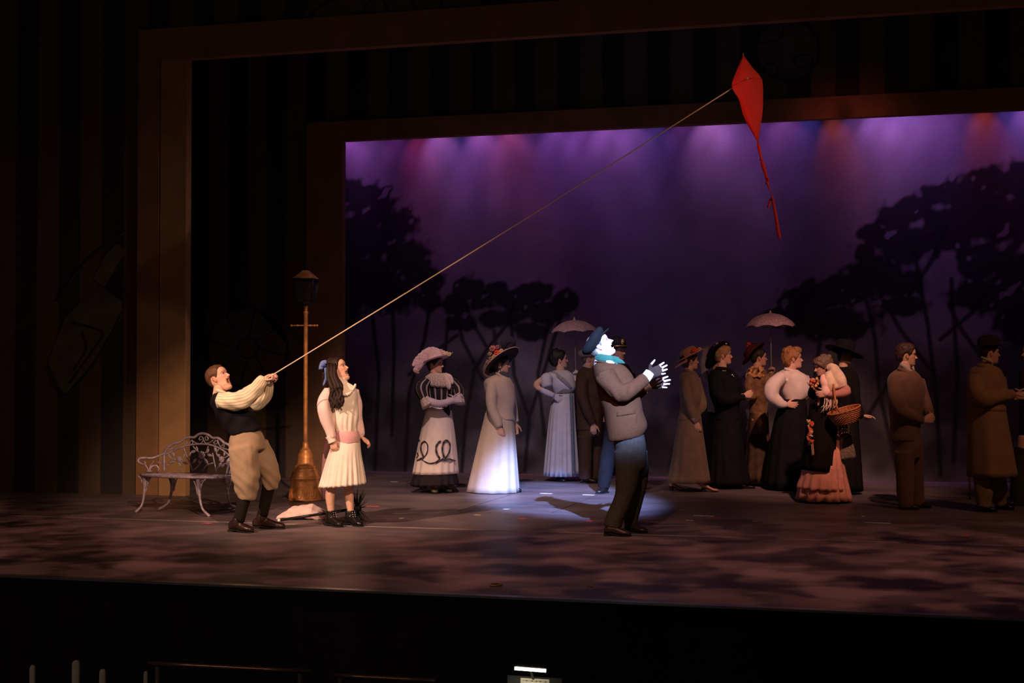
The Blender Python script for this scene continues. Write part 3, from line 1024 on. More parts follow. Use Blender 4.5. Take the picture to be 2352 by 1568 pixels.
for px, py, ln, th, cl, lb in TAPES:
    p0, p1 = G(px - ln / 2, py - ln * .01), G(px + ln / 2, py + ln * .03)
    if cl == 'seam':
        p0, p1 = np.array([-9.5, 11.975, 0]), np.array([3.0, 11.975, 0])
    dd = nrm(p1 - p0)
    nn = np.cross(UP, dd)
    hw = abs(np.dot(G(px, py + th / 2) - G(px, py - th / 2), nn)) / 2
    hw = min(max(hw, .012), .03) if cl != 'seam' else .012
    m = MB()
    c = (p0 + p1) / 2
    L_ = np.linalg.norm(p1 - p0) / 2
    poly = [(-L_, -hw * .8), (-L_ * .3, -hw), (L_ * .4, -hw * .7), (L_, -hw), (L_ * .96, hw), (0, hw * .8), (-L_ * .5, hw), (-L_ * .97, hw * .7)]
    m.prism(poly, dd, nn, UP * .0018, c + UP * .0006)
    tag(obj('spike_tape', m, mat('tape_' + cl, TC[cl], rough=.7, var=.25, nscale=40), None, base=c, smooth=False), lb, 'tape', 'spike tape marks on the stage floor')

# rope coils at the lip of the stage
M_rope = mat('tan_rope', (.30, .20, .13), rough=.85, var=.3, bump=.5, bscale=120)
for px, py, r_, lb in ((1138, 1345, .040, 'small coil of tan rope at the stage edge'), (1353, 1349, .018, 'bent scrap of tan cord at the stage edge')):
    c = G(px, py)
    pts = []
    for t in np.linspace(0, 1, 40):
        a = t * 2 * PI * (2.3 if r_ > .03 else .6)
        rr = r_ * (1 - .25 * t)
        pts.append(c + np.array([math.cos(a) * rr, math.sin(a) * rr * 1.3, .005 + .006 * t]))
    tag(obj('rope_coil', MB().tube(pts, .0045, n=6, sub=1), M_rope, None, base=c), lb, 'rope')

# orchestra pit: conductor's stand with lamp, posts and rails in the dark
PZ = -2.2
M_pit = mat('pit_metal', (.09, .085, .08), rough=.5, metal=.5)
sd_ = 7.0


def q_(px, py, w=0):
    return U(px, py, sd_ - w)


sb = q_(1226, 1568)
SBs = np.array([sb[0], sb[1], PZ])
stand = empty('music_stand', SBs, 'music stand with lit page and bright stand lamp in the pit', 'music stand')
k = MB()
for i in range(3):
    a = i * 2.094 + .4
    k.tube([SBs + UP * .30, SBs + UP * .12 + np.array([math.cos(a), math.sin(a), 0]) * .12, SBs + np.array([math.cos(a), math.sin(a), 0]) * .30 + UP * .012], .010, n=6)
obj('tripod', k, M_pit, stand, SBs)
deskc = q_(1229, 1600, -.04)
obj('pole', MB().tube([SBs + UP * .06, SBs * [1, 1, 0] + UP * (deskc[2] - .1)], .012, n=8, sub=1), M_pit, stand, SBs)
tl, tr = q_(1196, 1556, -.10), q_(1262, 1560, -.10)
bl, br = q_(1196, 1640, .06), q_(1262, 1644, .06)
dn = nrm(np.cross(tr - tl, bl - tl))
if np.dot(dn, TOW) < 0:
    dn = -dn
mid_ = (tl + tr + bl + br) / 4
hx, hy = (tr - tl) / 2, (tl - bl) / 2
obj('desk', MB().box(mid_ - dn * .012, hx * 1.9, hy * 1.15, dn * .006), M_pit, stand, SBs, smooth=False)
M_page = mat('score_page', (.80, .74, .55), rough=.8, var=.08)
pg = obj('page', MB().box(mid_ - dn * .002, hx, hy, dn * .002), M_page, stand, SBs, smooth=False)
k = MB()
for i in range(12):
    k.box(mid_ + hy * (.85 - i * .155) + dn * .0008, hx * .86, hy * .006, dn * .0004)
    for j in range(5):
        k.box(mid_ + hy * (.85 - i * .155) + hx * (.8 - .36 * j + rng.uniform(-.1, .1)) + dn * .0008, hx * .04, hy * .025, dn * .0005)
obj('printed_notes', k, M_dark, pg, SBs, smooth=False)
l0, l1 = q_(1180, 1534, .03), q_(1256, 1540, .03)
ax_ = nrm(l1 - l0)
lm = MB().tube([l0, l1], .016, n=12, sub=2)
lo = obj('lamp_hood', MB().tube([l0 + UP * .012 - TOW * .01, l1 + UP * .012 - TOW * .01], .013, n=12, sub=1), M_pit, stand, SBs)
obj('lamp_tube', MB().tube([l0 + ax_ * .004, l1 - ax_ * .004], .0085, n=10, sub=1), mat('lamp_tube', (1, .95, .85), emis=((1.0, .93, .80), 7.0)), lo, SBs)
obj('lamp_clip', MB().tube([(l0 + l1) / 2 + UP * .01 - TOW * .02, (l0 + l1) / 2 - TOW * .10 - UP * .01, (tl + tr) / 2 - dn * .02 - UP * .02], .007, n=8), M_pit, lo, SBs)
Lp = bpy.data.lights.new('stand_lamp', 'AREA')
Lp.shape = 'RECTANGLE'
Lp.size, Lp.size_y = .14, .02
Lp.energy = .10
Lp.color = (1, .9, .72)
Lo_ = bpy.data.objects.new('stand_lamp', Lp)
COL.objects.link(Lo_)
from mathutils import Vector
Lo_.location = tuple((l0 + l1) / 2 - UP * .012)
Lo_.rotation_euler = (Vector(tuple(mid_ + hy * .4)) - Vector(Lo_.location)).to_track_quat('-Z', 'Y').to_euler()
M_post = mat('pale_post', (.42, .37, .30), rough=.7, var=.2)
for i, (px, py, w, nm) in enumerate(((75, 1527, 13, 'leftmost of the four'), (175, 1516, 18, 'second from left and tallest of the four'), (236, 1536, 15, 'third from left of the four'), (335, 1541, 10, 'rightmost and thinnest of the four'))):
    t = U(px, py, 7.4)
    r = w / 2 * 7.4 / FPX
    b_ = np.array([t[0], t[1], PZ])
    m = MB().loft([b_, t - UP * .02, t - UP * .006, t], [RIGHT * r, RIGHT * r, RIGHT * r * .8, RIGHT * r * .4], [FWD * r * .7, FWD * r * .7, FWD * r * .6, FWD * r * .3], 12, 1, e=4)
    tag(obj('pit_post', m, M_post, None, base=b_), 'pale upright post in the dark pit, ' + nm, 'post', 'pale posts in the pit')
for (x0, y0, x1, y1, lb) in ((340, 1523, 712, 1542, 'long dark rail at the front of the pit, left of the gap'), (768, 1551, 1000, 1563, 'dark rail at the front of the pit, right of the gap')):
    a, b = U(x0, y0, 7.55), U(x1, y1, 7.45)
    rb_ = np.array([(a + b)[0] / 2, (a + b)[1] / 2, PZ])
    r = empty('pit_rail', rb_, lb, 'rail')
    obj('handrail', MB().tube([a, (a + b) / 2, b], .013, n=10, sub=2), mat('rail_metal', (.20, .11, .08), rough=.35, metal=.7), r, rb_)
    for f in (.06, .94):
        p = a + (b - a) * f
        obj('upright', MB().tube([p - UP * .012, np.array([p[0], p[1], PZ])], .014, n=8, sub=1), M_pit, r, rb_)
# ------------------------------------------------------------------ people kit
def sstep(a, b, x):
    t = np.clip((x - a) / (b - a), 0, 1)
    return t * t * (3 - 2 * t)


ZP = np.array([0, .04, .10, .16, .20, .245, .28, .33, .40, .47, .53, .58, .65, .75, .85, .91, .95, .98, 1.0])
XF = np.array([.33, .385, .412, .388, .408, .396, .412, .400, .400, .398, .388, .418, .430, .415, .345, .265, .19, .11, -.02])
XB = np.array([-.13, -.15, -.19, -.24, -.28, -.32, -.345, -.38, -.42, -.44, -.45, -.455, -.45, -.43, -.37, -.31, -.245, -.17, -.06])
HW = np.array([.11, .165, .205, .23, .245, .258, .268, .28, .298, .31, .318, .325, .335, .330, .285, .23, .175, .11, .0])


def head_mesh(mouth=0.0, female=False, nose=1.0, brow=(.10, .06, .04), lip=(1.0, .62, .60), gaze=0.0):
    t = np.arange(-32, 32) / 32.0
    th = PI * np.sign(t) * np.abs(t) ** 1.35
    zl = np.unique(np.round(np.concatenate([np.linspace(0, .9, 34), np.linspace(.2, .32, 13), np.linspace(.33, .60, 24), 1 - .1 * np.linspace(1, 0, 9) ** 2]), 4))
    xf, xb, hw = np.interp(zl, ZP, XF), np.interp(zl, ZP, XB), np.interp(zl, ZP, HW)
    if female:
        hw = hw * .97
        xf = xf - .008 * np.exp(-((zl - .58) / .05) ** 2)
    Z, T = np.meshgrid(zl, th, indexing='ij')
    c, s = np.cos(T), np.sin(T)
    e = 2.25
    cx = np.sign(c) * np.abs(c) ** (2 / e)
    sy = np.sign(s) * np.abs(s) ** (2 / e)
    X = np.where(c > 0, cx * xf[:, None], -cx * xb[:, None])
    Y = sy * hw[:, None]
    fr = (c > 0)
    g = lambda y0, z0, sy_, sz_: np.exp(-((np.abs(Y) - y0) / sy_) ** 2 - ((Z - z0) / sz_) ** 2) * fr
    # nose
    nh = np.interp(Z, [.32, .335, .36, .385, .42, .48, .54, .58], [0, .055, .115, .125, .095, .055, .018, 0]) * nose
    nw = np.interp(Z, [.32, .36, .42, .50, .58], [.070, .066, .048, .034, .04])
    X = X + nh * np.exp(-(Y / nw) ** 2) * fr
    X = X + .022 * g(.062, .355, .026, .022)                     # wings
    X = X - .040 * g(.135, .525, .065, .042)                     # sockets
    X = X + .016 * g(.15, .595, .09, .024)                       # brow ridge
    X = X + .014 * g(.20, .42, .08, .07)                         # cheekbone
    X = X + .018 * g(0, .283, .075, .016) + .020 * g(0, .215, .065, .018)
    X = X - .016 * g(0, .247, .10, .008) * (mouth < .05)
    C = np.ones(X.shape + (3,))
    C *= 1 - .16 * (g(.22, .38, .09, .08))[..., None] * np.array([0, 1, 1])
    lm = np.clip(g(0, .283, .085, .016) + g(0, .215, .08, .019), 0, 1)[..., None]
    C = C * (1 - lm) + np.array(lip) * lm
    bm = np.clip(np.exp(-((np.abs(Y) - .155) / .085) ** 4 - ((Z - .612 + .25 * (np.abs(Y) - .16) ** 2 * 10) / .014) ** 2) * fr * 1.3, 0, 1)[..., None]
    C = C * (1 - bm) + np.array(brow) * bm
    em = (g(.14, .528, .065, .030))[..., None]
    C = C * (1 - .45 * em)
    if mouth > .05:
        wt = sstep(-.05, .2, X) * fr
        mm = np.exp(-((Z - .252) / .026) ** 4) * np.exp(-(Y / (.088 + .015 * mouth)) ** 2) * fr
        dz = -mouth * .15 * (1 - sstep(.235, .272, Z)) * wt
        X = X - .17 * mm - mouth * .05 * (1 - sstep(.2, .27, Z)) * wt
        Zn = Z + dz
        mk = np.clip(mm * 1.4 - .2, 0, 1)[..., None]
        C = C * (1 - mk) + np.array([.10, .02, .02]) * mk
        Z = Zn
    n = X.shape[1]
    V = np.stack([X, Y, Z], -1).reshape(-1, 3)
    F = []
    for i in range(X.shape[0] - 1):
        for j in range(n):
            k = (j + 1) % n
            F.append((i * n + j, i * n + k, (i + 1) * n + k, (i + 1) * n + j))
    F.append(tuple(range(n))[::-1])
    m = MB().add(V, F, None, C.reshape(-1, 3))
    for sg in (-1, 1):
        # ears: rim, bowl and lobe
        ec = np.array([-.035, sg * .315, .445])
        m.ball(ec, np.array([.075, sg * .02, .0]), np.array([-.01, sg * .035, 0]), np.array([-.02, sg * .02, .125]), 12, 9, c=(1, .86, .82))
        rim = [ec + np.array([.05 * math.cos(a) * 1.2 - .02, sg * (.035 + .018 * (math.sin(a * .5))), .115 * math.sin(a) + .005]) for a in np.linspace(-2.0, 3.6 - PI + 1.6, 8) + .9]
        m.tube(rim, .017, n=6, c=(1, .82, .78))
        # eyes
        ey = np.array([.306, sg * .138, .528])
        r = .060
        b = MB().ball(np.zeros(3), np.array([r, 0, 0]), np.array([0, r, 0]), np.array([0, 0, r]), 16, 11)
        bv = b.V()
        d = bv / r
        cc = np.ones((len(bv), 3)) * np.array([1.05, 1.05, 1.08])
        gz = nrm((1, sg * .42 + gaze, .10))
        q = d @ gz
        cc[q > .78] = (.10, .06, .045)
        cc[(d[:, 2] > .48)] = (.55, .42, .40)
        cc[(d[:, 2] < -.55)] = (.85, .75, .72)
        m.add(bv + ey, b.f, None, cc)
    return m, th, zl


class Person:
    def __init__(s, px, py, label, name='person'):
        s.base = G(px, py) * [1, 1, 0]
        s.d = float(np.dot(s.base - EYE, FWD))
        s.m = s.d / FPX
        s.root = empty(name, s.base, label, 'person')
        s.bodymb = []

    def p(s, px, py, w=0.0):
        return U(px, py, s.d - w)

    def part(s, name, mb, m, parent=None, **k):
        return obj(name, mb, m, parent or s.root, s.base, **k)

    # --- head
    def head(s, px, py, H=.215, yaw=0, pitch=0, mouth=0, w=0.0, neck=None, roll=0, **k):
        a, b = math.radians(yaw), math.radians(pitch)
        f0 = RIGHT * math.cos(a) + TOW * math.sin(a)
        left = np.cross(UP, f0)
        f = f0 * math.cos(b) + UP * math.sin(b)
        up = np.cross(f, left)
        if roll:
            r = math.radians(roll)
            left, up = left * math.cos(r) + up * math.sin(r), up * math.cos(r) - left * math.sin(r)
        s.hf, s.hl, s.hu, s.H = f, left, up, H
        anchor = s.p(px, py, w)
        s.ho = anchor - (f * (-.03) + up * .46) * H
        m, s.th, s.zl = head_mesh(mouth, **k)
        V = m.V() * H
        m.v = [s.ho + V[:, :1] * f + V[:, 1:2] * left + V[:, 2:] * up]
        m.c = [np.vstack(m.c)]
        if neck is not None:
            n0 = s.hp(-.06, 0, .22)
            n1 = neck
            nr = .26 * H
            m.tube([n0, (n0 * .5 + n1 * .5) + s.hf * .0, n1, n1 - UP * .05], [nr * .98, nr, nr * 1.06, nr * 1.1], n=18, sub=3)
        s.bodymb.append(m)
        return s

    def hp(s, x, y, z):
        return s.ho + (s.hf * x + s.hl * y + s.hu * z) * s.H

    def hair(s, mat_, thick=.06, line=None, top=0.0, name='hair', seed=0, rough=.012, extra=None, back=0.0, freq=60, zmax=2.0):
        """cap of hair over the scalp, above a hairline given as (angle, height)"""
        line = line or [(0, .80), (.7, .77), (1.05, .66), (1.3, .52), (1.45, .44), (1.62, .58), (1.9, .52), (2.2, .25), (PI, .14)]
        la, lz_ = zip(*line)
        th = np.concatenate([s.th])
        zl = np.linspace(.05, 1, 40) ** .8
        xf, xb, hw = np.interp(zl, ZP, XF), np.interp(zl, ZP, XB), np.interp(zl, ZP, HW)
        Z, T = np.meshgrid(zl, th, indexing='ij')
        c, s_ = np.cos(T), np.sin(T)
        e = 2.25
        X = np.where(c > 0, np.sign(c) * np.abs(c) ** (2 / e) * xf[:, None], -np.sign(c) * np.abs(c) ** (2 / e) * xb[:, None])
        Y = np.sign(s_) * np.abs(s_) ** (2 / e) * hw[:, None]
        zh = np.interp(np.abs(T), la, lz_)
        k = sstep(-.01, .10, Z - zh)
        off = thick * k + top * sstep(.6, 1, Z) * k + back * k * sstep(1.6, 2.6, np.abs(T)) * sstep(.1, .4, Z) - .015 * (1 - k)
        P = np.stack([X, Y, Z], -1).reshape(-1, 3)
        off = off.ravel() + k.ravel() * rough * (wob(P, freq, seed, 8, (1, 1, .35)) + .6 * wob(P, freq * 1.8, seed + 3, 8, (1, 1, .3)))
        ctr = np.array([-.03, 0, .52])
        D = P - ctr
        D /= np.linalg.norm(D, axis=1)[:, None]
        V = P + D * off[:, None]
        n = len(th)
        kk = k.ravel()
        F = []
        for i in range(len(zl) - 1):
            for j in range(n):
                q = (i * n + j, i * n + (j + 1) % n, (i + 1) * n + (j + 1) % n, (i + 1) * n + j)
                if max(kk[list(q)]) > .02 and zl[i] < zmax:
                    F.append(q)
        m = MB().add(s.ho + (V[:, :1] * s.hf + V[:, 1:2] * s.hl + V[:, 2:] * s.hu) * s.H, F)
        if extra:
            extra(m)
        return s.part(name, m, mat_)

    # --- limbs and trunk of the body mesh
    def limbs(s, tubes, trunk=None, voxel=.017):
        m = MB()
        for pts, r in tubes:
            m.tube(pts, r, n=12, sub=3)
        if trunk is not None:
            C, X, Y = s.secs(trunk)
            m.loft(C, np.array(X) * .84, np.array(Y) * .84, 18, 3)
        s.bodymb.append(fuse(m, voxel, 3))

    def secs(s, lst):
        C, X, Y = [], [], []
        for q in lst:
            w = q[5] if len(q) > 5 else 0.0
            a, b = s.p(q[0], q[1], w), s.p(q[2], q[3], w)
            C.append((a + b) / 2)
            X.append((b - a) / 2)
            Y.append(TOW * q[4])
        return np.array(C), np.array(X), np.array(Y)

    def body(s, skin):
        m = MB()
        for q in s.bodymb:
            m.join(q)
        return s.part('body', m, skin)

    def garment(s, name, mat_, secs=None, tubes=(), voxel=.013, wr=.004, freq=18, seed=0, parent=None, e=2.2, it=2, grow=1.0, folds=None, flat=1.0):
        m = MB()
        if secs:
            C, X, Y = s.secs(secs)
            m.loft(C, X * grow, Y * grow, 26, 4, e)
        for tb in tubes:
            m.tube(tb[0], tb[1], n=14, sub=4, flat=flat)
        f = fuse(m, voxel, it)
        v = f.v[0]
        dsp = wr * (wob(v, freq, seed) + .6 * wob(v, freq * 2.1, seed + 1, 8))
        if folds:
            dsp = dsp + folds(v)
        f.v[0] = v + f.N * dsp[:, None]
        return s.part(name, f, mat_, parent)

    def skirt(s, name, mat_, secs, pleats=18, amp=.05, seed=0, n=96, sub=6, parent=None, e=2.0, hem=0.0, col=None, sharp=False, start=.05, ragged=0.0):
        C, X, Y = s.secs(secs)
        r = np.random.RandomState(seed)
        ph = r.uniform(0, 6.28, 3)

        def mod(t, th):
            a = amp * sstep(start, 1, t)
            wv = np.cos(pleats * th + ph[0] + 1.1 * np.sin(2 * th + ph[1]))
            if sharp:
                wv = 1 - 2 * np.abs(((pleats * th + ph[0]) / (2 * PI)) % 1 * 2 - 1) ** .8
            return 1 + a * (wv + .45 * np.cos(pleats * .5 * th + ph[2])) - amp * .5
        m = MB()
        m.loft(C, X, Y, n, sub, e, (1, 0), mod)
        V = m.v[0]
        k = (len(C) - 1) * sub + 1
        last = V[(k - 1) * n:k * n]
        if ragged:
            last[:, 2] += ragged * (wob(last, 26, seed + 4))
            V[(k - 1) * n:k * n] = last
        ctr = last.mean(0)
        inn = ctr + (last - ctr) * .955 + UP * .004
        inn2 = ctr + (last - ctr) * .94 + UP * .035
        b = len(V)
        m.v[0] = np.vstack([V, inn, inn2])
        m.c[0] = np.ones((b + 2 * n, 3))
        m.n = b + 2 * n
        for j in range(n):
            q = (j + 1) % n
            for u, w_ in (((k - 1) * n, b), (b, b + n)):
                m.f.append((u + j, u + q, w_ + q, w_ + j))
                m.uv.append([(0, 0)] * 4)
        if col is not None:
            m.c[0] = col(m.v[0])
        return s.part(name, m, mat_, parent, fix=True)

    def shoe(s, heel, toe, mat_, w=.042, h=.075, shaft=None, hh=.018, name='shoe', sole=None, wt=0.0, wh=0.0, pump=False):
        """heel, toe: photo x of the two ends; wt, wh: metres towards the viewer"""
        a = s.p(heel, 1100, wh) * [1, 1, 0]
        b = s.p(toe, 1100, wt) * [1, 1, 0]
        d = b - a
        L = np.linalg.norm(d)
        d = d / L
        n = np.cross(UP, d)
        m = MB()
        ts = [0, .06, .2, .38, .55, .72, .88, .97, 1.0]
        ws = [.40, .70, .80, .76, .88, 1.0, .90, .58, .25]
        hs = [.55, .80, 1.0, 1.0, .82, .62, .52, .42, .28]
        if pump:
            hs = [.75, .85, .75, .55, .48, .46, .44, .36, .2]
        lift = [hh, hh, hh, hh * .9, hh * .55, .012, .010, .010, .010]
        m.loft([a + d * t * L + UP * (l + h * q / 2) for t, q, l in zip(ts, hs, lift)], [n * w * q for q in ws], [UP * h * q / 2 for q in hs], 18, 3, e=2.5)
        if shaft is not None:
            m.tube([a + d * L * .26 + UP * (hh + h * .5)] + [q[0] for q in shaft], [w * .86] + [q[1] for q in shaft], n=14, sub=3)
        f = fuse(m, .008, 1)
        o = s.part(name, f, mat_)
        k = MB()
        k.loft([a + d * t * L + UP * (max(.005, l - .004)) for t, l in zip(ts, lift)], [n * w * q * 1.06 for q in ws], [UP * .005 for q in hs], 16, 3, e=3)
        if hh > .012:
            k.box(a + d * L * .13 + UP * hh / 2, d * min(.03, L * .11), n * w * .7, UP * hh / 2)
        s.part('sole', k, sole or M_black, o, smooth=False)
        return o

    # --- hands
    def hand(s, wrist, F, N, thumb, curl=.5, scale=1.0, spread=.10, mode='skin', thumb_out=.75, curls=None, thumb_n=.25, to=None):
        F = nrm(F)
        N = nrm(np.asarray(N) - F * np.dot(N, F))
        S = np.cross(N, F)
        if np.dot(S, thumb) < 0:
            S = -S
        k = scale
        g = .0028 if mode == 'glove' else 0.0
        m = MB()
        P = [wrist + F * q * k for q in (-.03, .0, .03, .07, .094)]
        m.loft(P, [S * (q * k + g) for q in (.025, .026, .035, .042, .039)], [N * (q * k + g) for q in (.020, .018, .016, .014, .010)], 14, 3, e=2.4)
        for i in range(4):
            off = (.030, .010, -.011, -.031)[i] * k
            ln = (.072, .080, .074, .058)[i] * k
            r = (.0100, .0102, .0098, .0088)[i] * k + g
            root = wrist + F * (.084, .090, .087, .078)[i] * k + S * off
            d0 = nrm(F + S * spread * (1.2, .3, -.5, -1.3)[i])
            cu = curls[i] if curls is not None else curl * (1, 1.05, 1.1, 1.2)[i]
            pts = [root - d0 * .012 * k, root]
            ang = 0
            q = root
            for sg, f_ in ((.45, .75), (.30, 1.0), (.25, .7)):
                ang += cu * f_
                q = q + (d0 * math.cos(ang) + N * math.sin(ang)) * ln * sg
                pts.append(q)
            if mode == 'glove':
                pts = [pts[0], pts[1], pts[1] + (pts[2] - pts[1]) * .8]
            m.tube(pts, np.linspace(r * 1.08, r * .82, len(pts)), n=8, sub=2)
            m.ball(pts[-1], r * .83, nu=8, nv=6) if mode != 'glove' else None
        d = nrm(F * .62 + S * thumb_out + N * thumb_n)
        r0 = wrist + F * .022 * k + S * .022 * k + N * .004 * k
        tp = [r0, r0 + d * .040 * k, r0 + nrm(d + F * .35) * .072 * k, r0 + nrm(d + F * .5) * .098 * k]
        if mode == 'glove':
            tp = tp[:2] + [tp[1] + (tp[2] - tp[1]) * .5]
        m.tube(tp, np.array([.013, .0115, .0095, .0075][:len(tp)]) * k + g, n=8, sub=3)
        f = fuse(m, .0048 if s.d < 13.5 else .0062, 1)
        if to is not None:
            to.join(f)
        elif mode == 'skin':
            s.bodymb.append(f)
        return f


def frame_lathe(mb, c, ex, ey, ez, prof, n=32, mod=None, c_=None):
    c = np.asarray(c, float)
    return mb.loft([c + ez * z for r, z in prof], [ex * max(r, 1e-4) for r, z in prof], [ey * max(r, 1e-4) for r, z in prof], n, 1, 2.0, (1, 1), mod, c_)


def hat_axes(axis, fwd):
    ez = nrm(axis)
    ex = nrm(np.asarray(fwd) - ez * np.dot(fwd, ez))
    return ex, np.cross(ez, ex), ez


def flower(P, c, r, n, m, parent, name='hat_flower'):
    k = MB()
    n = nrm(n)
    a = nrm(np.cross(n, UP + .01))
    b = np.cross(n, a)
    k.ball(c + n * r * .3, r * .4, nu=8, nv=6)
    for i in range(6):
        t = i * PI / 3
        d = a * math.cos(t) + b * math.sin(t)
        k.ball(c + d * r * .62, d * r * .45, n * r * .28, np.cross(d, n) * r * .40, 8, 6)
    return P.part(name, k, m, parent)


def skin(key, c):
    return mat('skin_' + key, c, rough=.55, var=.05, nscale=14, bump=.06, bscale=120, vcol=True, spec=.35, sss=.08)


def cloth(key, c, **k):
    d = dict(rough=.9, var=.16, nscale=10, bump=.10, bscale=120, sheen=.12 if max(c) > .12 else 0.0, spec=.15)
    d.update(k)
    return mat('cloth_' + key, c, **d)


def leather(key, c, **k):
    d = dict(rough=.35, var=.2, nscale=20, bump=.2, bscale=60, spec=.5)
    d.update(k)
    return mat('leather_' + key, c, **d)


def hairm(key, c):
    return mat('hair_' + key, c, rough=.55, var=.30, nscale=40, bump=.28, bscale=210, spec=.35)


SK_F = skin('fair', (.72, .42, .31))
SK_M = skin('medium', (.60, .34, .24))
SK_P = skin('pale', (.80, .56, .46))
# ------------------------------------------------------------------ boy with the kite string
A = Person(585, 1221, 'boy in striped shirt and dark vest leaning back to pull the kite string')
A.head(501, 871, H=.214, yaw=14, pitch=30, mouth=.95, nose=.8, neck=A.p(504, 908), lip=(.95, .45, .42), brow=(.30, .14, .08))
VA = [(491, 903, 521, 901, .075), (485, 916, 540, 907, .165), (487, 938, 560, 924, .17), (500, 963, 580, 944, .155), (514, 985, 594, 965, .145), (526, 1001, 604, 985, .155)]
nA = [A.p(503, 919, .16), A.p(530, 921, .19), A.p(560, 916, .18), A.p(586, 895, .12), A.p(604, 871, .05)]
fA = [A.p(520, 915, -.13), A.p(560, 922, -.19), A.p(592, 920, -.16), A.p(611, 896, -.10), A.p(615, 874, -.03)]
legsA = [([A.p(556, 1012, .08), A.p(566, 1095, .07), A.p(549, 1188, .02), A.p(547, 1205, .02)], [.085, .050, .034, .032]),
         ([A.p(584, 1012, -.08), A.p(624, 1083, -.12), A.p(606, 1165, -.24), A.p(598, 1196, -.25)], [.085, .050, .034, .032])]
A.limbs(legsA + [(nA, [.05, .048, .044, .036, .028]), (fA, [.05, .046, .044, .036, .028])], VA)
A.hand(A.p(602, 872, .05), RIGHT * .85 + UP * .42, -UP + TOW * .3, TOW, curls=[1.15, 1.2, 1.2, 1.25], scale=.92, thumb_out=.35, thumb_n=.8)
A.hand(A.p(609, 874, -.03), RIGHT * .85 + UP * .42, -UP * .4 + FWD * .5, UP, curls=[1.0, 1.1, 1.15, 1.2], scale=.92, thumb_out=.45, thumb_n=.6)
A.body(SK_F)
A.hair(hairm('auburn', (.105, .040, .018)), thick=.035, top=.02, seed=3, rough=.010, line=[(0, .80), (.6, .79), (1.0, .72), (1.22, .56), (1.42, .44), (1.6, .58), (1.9, .55), (2.25, .28), (PI, .16)])
A.garment('vest', cloth('navy', (.007, .006, .009)), VA, wr=.004, seed=11, grow=1.0, folds=lambda v: .006 * np.sin((v @ (RIGHT * .7 - UP * .5)) * 60 + 2 * wob(v, 7, 4)))
sh = MB()
sh.tube(nA, [.064, .078, .078, .066, .046], n=28, sub=8, mod=lambda t, th: 1 + .07 * np.sin(th * 3 + t * 14) * np.sin(t * PI) + .05 * np.sin(th * 5 - t * 25))
sh.tube(fA, [.060, .072, .078, .064, .044], n=28, sub=8, mod=lambda t, th: 1 + .07 * np.sin(th * 3 + t * 12) * np.sin(t * PI) + .05 * np.sin(th * 4 - t * 22))
M_shirt = cloth('striped_shirt', (.78, .66, .42), stripe=((.42, .36, .40), .024, .006), var=.18)
A.part('shirt_sleeves', sh, M_shirt)
cl = MB()
for sx in (1, -1):
    cl.tube([A.p(494, 899, .0), A.p(500, 897, .055 * sx), A.p(512, 901, .06 * sx), A.p(526, 905, .03 * sx)], [.013, .016, .016, .010], n=8)
A.part('shirt_collar', cl, M_shirt)
cf = MB().tube([A.p(597, 880, .07), A.p(606, 868, .05)], [.042, .040], n=18, sub=2).tube([A.p(611, 881, -.04), A.p(615, 870, -.03)], [.038, .036], n=18, sub=2)
A.part('cuffs', cf, M_shirt)
M_khaki = cloth('khaki', (.34, .235, .15), var=.14)
TA = [(529, 999, 594, 984, .150), (526, 1018, 604, 1004, .170), (529, 1040, 610, 1030, .165)]
A.garment('knee_breeches', M_khaki, TA, [([A.p(556, 1025, .08), A.p(562, 1062, .08), A.p(565, 1100, .07), A.p(567, 1130, .06), A.p(563, 1147, .06)], [.125, .128, .112, .094, .060]),
                                        ([A.p(586, 1025, -.08), A.p(608, 1060, -.10), A.p(620, 1086, -.12), A.p(622, 1106, -.14), A.p(618, 1122, -.15)], [.120, .108, .088, .080, .064])], wr=.005, freq=14, seed=5, folds=lambda v: .0045 * np.sin((v @ (RIGHT * 1.0 + UP * .8)) * 62 + 5 * wob(v, 7, 2)) * (sstep(.55, .38, v[:, 2]) + .35))
M_sock = cloth('dark_sock', (.016, .010, .010))
for pts in ([A.p(564, 1136, .05), A.p(557, 1160, .04), A.p(549, 1196, .02)], [A.p(618, 1114, -.15), A.p(612, 1140, -.2), A.p(603, 1182, -.24)]):
    A.part('sock', MB().tube(pts, [.058, .053, .047], n=14), M_sock)
M_bboot = leather('brown_boot', (.028, .011, .008))
A.shoe(527, 582, M_bboot, w=.044, h=.085, shaft=[(A.p(544, 1200, .02), .045), (A.p(547, 1190, .02), .047)], wh=-.02, wt=.08, name='boot', hh=.022)
A.shoe(581, 655, M_bboot, w=.044, h=.085, shaft=[(A.p(600, 1190, -.24), .045), (A.p(603, 1178, -.24), .047)], wh=-.27, wt=-.22, name='boot', hh=.022)

